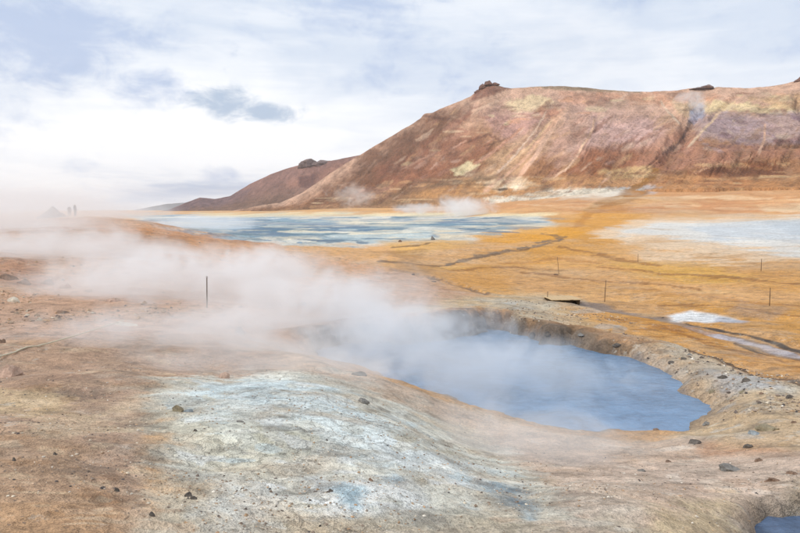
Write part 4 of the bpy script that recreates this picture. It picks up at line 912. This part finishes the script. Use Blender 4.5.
M_PEB = m
PAL = [lin(c) for c in ((104,92,84),(138,120,104),(160,138,116),(196,182,160),(210,200,184),(172,140,108),(74,68,66))]
def field(n, r0, r1, a0, a1, smin, smax, w_, seed, clump=.6, scl=.9, keep=None):
    rg = np.random.default_rng(seed); r = r0 * (r1 / r0) ** rg.random(n * 4); a = rg.uniform(a0, a1, n * 4); x, y = r * np.sin(a), r * np.cos(a)
    k = rg.random(n * 4) < np.clip(.5 + clump * 2.2 * fbm(x * scl, y * scl, 3, o=seed), .02, 1)
    d = sdist(POOL, x, y); k &= (d > .15) & (sdist(POOL2, x, y) > .05)
    if keep is not None: k &= keep(x, y)
    x, y = x[k][:n], y[k][:n]; s_ = smin * (smax / smin) ** (rg.random(len(x)) ** 2.2); c = np.array(PAL)[rg.choice(len(PAL), len(x), p=np.array(w_) / sum(w_))] * rg.uniform(.8, 1.2, (len(x), 1))
    return np.stack([x, y], 1), s_, c
scatter('gravel', *field(9000, 3.2, 13, -.62, .62, .003, .015, (2,4,4,3,2,4,1), 3), M_PEB, 'fine loose gravel and crust flakes over the foreground', 'gravel')
inpix = lambda poly: (lambda x, y: sdist(poly, *project(x, y, base_z(x, y)), .33, 1) < 0)
scatter('rubble', *field(3600, 12, 34, .05, .62, .010, .055, (3,4,4,2,1,3,2), 5, .8, .6, inpix([(470,300),(580,300),(690,345),(820,390),(820,470),(700,440),(690,370),(560,338),(480,318)])), M_PEB, 'scattered clods and grit on the gravel slope beyond the pool', 'rubble')
scatter('crust_rubble', *field(2600, 16, 90, -.6, .02, .015, .09, (1,3,5,1,0,6,0), 8, .9, .35, inpix([(-60,262),(90,226),(160,226),(400,268),(330,300),(120,330),(-60,345)])), M_PEB, 'broken ochre crust strewn over the left rise', 'rubble')

# ------------------------------------------------------------------ steam
def steam_mat(name, axes, dens, nscale, thr, seed, stretch=(1, 1, 1), soft=.0, lowbias=0.0):
    m = bpy.data.materials.new(name); m.use_nodes = True; m.node_tree.nodes.clear(); b = NB(m.node_tree)
    t = b.node('ShaderNodeTexCoord'); p = t.outputs['Object']
    q = b.vmath('MULTIPLY', p, tuple(a * s_ for a, s_ in zip(axes, stretch))); q = b.vmath('ADD', q, (seed * 13.1, seed * 7.7, seed * 3.3))
    n = b.noise(q, nscale * 1.5, 5, .64, 1.1)
    rad = b.vmath('LENGTH', p, out=1)
    fall = b.ramp(rad, 1.0, .15)
    f = b.math('ADD', n, b.math('MULTIPLY', b.math('SUBTRACT', fall, .5), .36))
    d = b.math('MULTIPLY', b.ramp(f, thr + .02, thr + .25), b.ramp(rad, 1.0, .45))
    if lowbias:
        s3 = b.node('ShaderNodeSeparateXYZ'); b.l.new(p, s3.inputs[0]); d = b.math('MULTIPLY', d, b.ramp(s3.outputs[2], .9, -.5))
    v = b.node('ShaderNodeVolumePrincipled'); v.inputs['Color'].default_value = (.998, .998, .998, 1); v.inputs['Anisotropy'].default_value = .0
    b.put(v.inputs['Density'], b.math('MULTIPLY', d, dens)); v.inputs['Emission Strength'].default_value = 0
    o = b.node('ShaderNodeOutputMaterial'); b.l.new(v.outputs[0], o.inputs['Volume']); return m
SN = [0]
def steam(px, py, r, wpx, hpx, depth, dens, label, nscale=None, thr=.42, tilt=0.0, lift=None, stretch=(1, 1, 1.3)):
    """a drifting body of steam: photo position, distance, half width and half height there, half depth in metres"""
    SN[0] += 1; az, t = ray(px, py); k = r / FPX; ax = (wpx * k, depth, hpx * k)
    bm = bmesh.new(); bmesh.ops.create_icosphere(bm, subdivisions=3, radius=1)
    me = bpy.data.meshes.new('steam'); bm.to_mesh(me); bm.free()
    o = link('steam', me, None, (steam_mat('steam', ax, dens, nscale or 1.6 / max(ax[0], ax[2]), thr, SN[0], stretch),))
    o.location = (r * math.sin(az), r * math.cos(az), EYE + r * t); o.scale = ax; o.rotation_euler = (0, tilt, -az)
    return tag(o, label, 'steam', 'steam drifting over the hot ground', 'stuff')
steam(490, 378, 14.8, 235, 66, 4.4, .38, 'thin bluish steam rising off the boiling pool', .50, .40)
steam(400, 330, 17.0, 115, 58, 2.8, .62, 'dense white steam at the left end of the pool', .50, .40)
steam(320, 308, 19.5, 180, 78, 3.8, .60, 'white steam drifting left from the pool', .40, .39)
steam(265, 270, 25, 90, 48, 3.4, .55, 'pale plume curling up behind the upright stake', .42, .42)
steam(160, 292, 25, 200, 72, 5.0, .55, 'veil of steam over the left slope around the stake', .36, .40)
steam(60, 262, 40, 190, 50, 8, .30, 'broad bank of steam on the left slope', .22, .38)
steam(10, 226, 66, 130, 40, 16, .12, 'steam bank on the left rise hiding the ground', .13, .36)
steam(470, 325, 18.6, 90, 30, 1.6, .5, 'white wisps along the far rim of the pool', .6, .43)
steam(330, 372, 13.2, 120, 52, 2.4, .42, 'low steam spilling over the near lip of the pool', .5, .42)
steam(170, 345, 15, 270, 70, 3.6, .48, 'faint steam veil over the brown left foreground', .34, .40)
steam(250, 378, 11.2, 260, 66, 2.8, .32, 'faint low steam over the upper edge of the white crust', .45, .38)
steam(530, 450, 8.8, 230, 72, 2.0, .42, 'faint steam veil over the pink shore', .5, .40)
steam(60, 208, 90, 110, 18, 7, .07, 'thin steam before the cairn and the people on the left skyline', .09, .38)
steam(20, 202, 150, 110, 18, 24, .06, 'far steam cloud behind the cairn on the left skyline', .06, .34)
steam(125, 212, 140, 70, 14, 18, .05, 'thin far steam right of the people on the left skyline', .07, .38)
steam(205, 222, 170, 90, 11, 26, .06, 'low mist over the left part of the mud field', .09, .40)
steam(466, 207, 380, 50, 20, 26, .09, 'bright puff of steam at the far edge of the mud field', .06, .45, .15)
steam(420, 209, 420, 44, 10, 22, .06, 'thin far steam left of the bright puff', .075, .43)
steam(352, 196, 640, 50, 24, 34, .03, 'faint twin wisps of steam before the mountain slope', .05, .52)
steam(698, 103, 790, 15, 16, 14, .08, 'bluish steam rising from the ravine on the mountain', .06, .46, .5)
steam(687, 97, 790, 20, 9, 12, .06, 'thin steam drifting left from the mountain ravine', .05, .42)

# ------------------------------------------------------------------ thin air between the camera and the far hills
bm = bmesh.new(); box(bm, (0, 0, 170), (26000, 26000, 370))
m = bpy.data.materials.new('thin_air'); m.use_nodes = True; m.node_tree.nodes.clear(); b = NB(m.node_tree)
v = b.node('ShaderNodeVolumePrincipled'); v.inputs['Color'].default_value = (.93, .96, 1.0, 1); v.inputs['Density'].default_value = 7e-5
ou = b.node('ShaderNodeOutputMaterial'); b.l.new(v.outputs[0], ou.inputs['Volume'])
tag(bm_obj('haze', bm, m), 'pale thin haze softening the far hills', 'haze', kind='stuff')
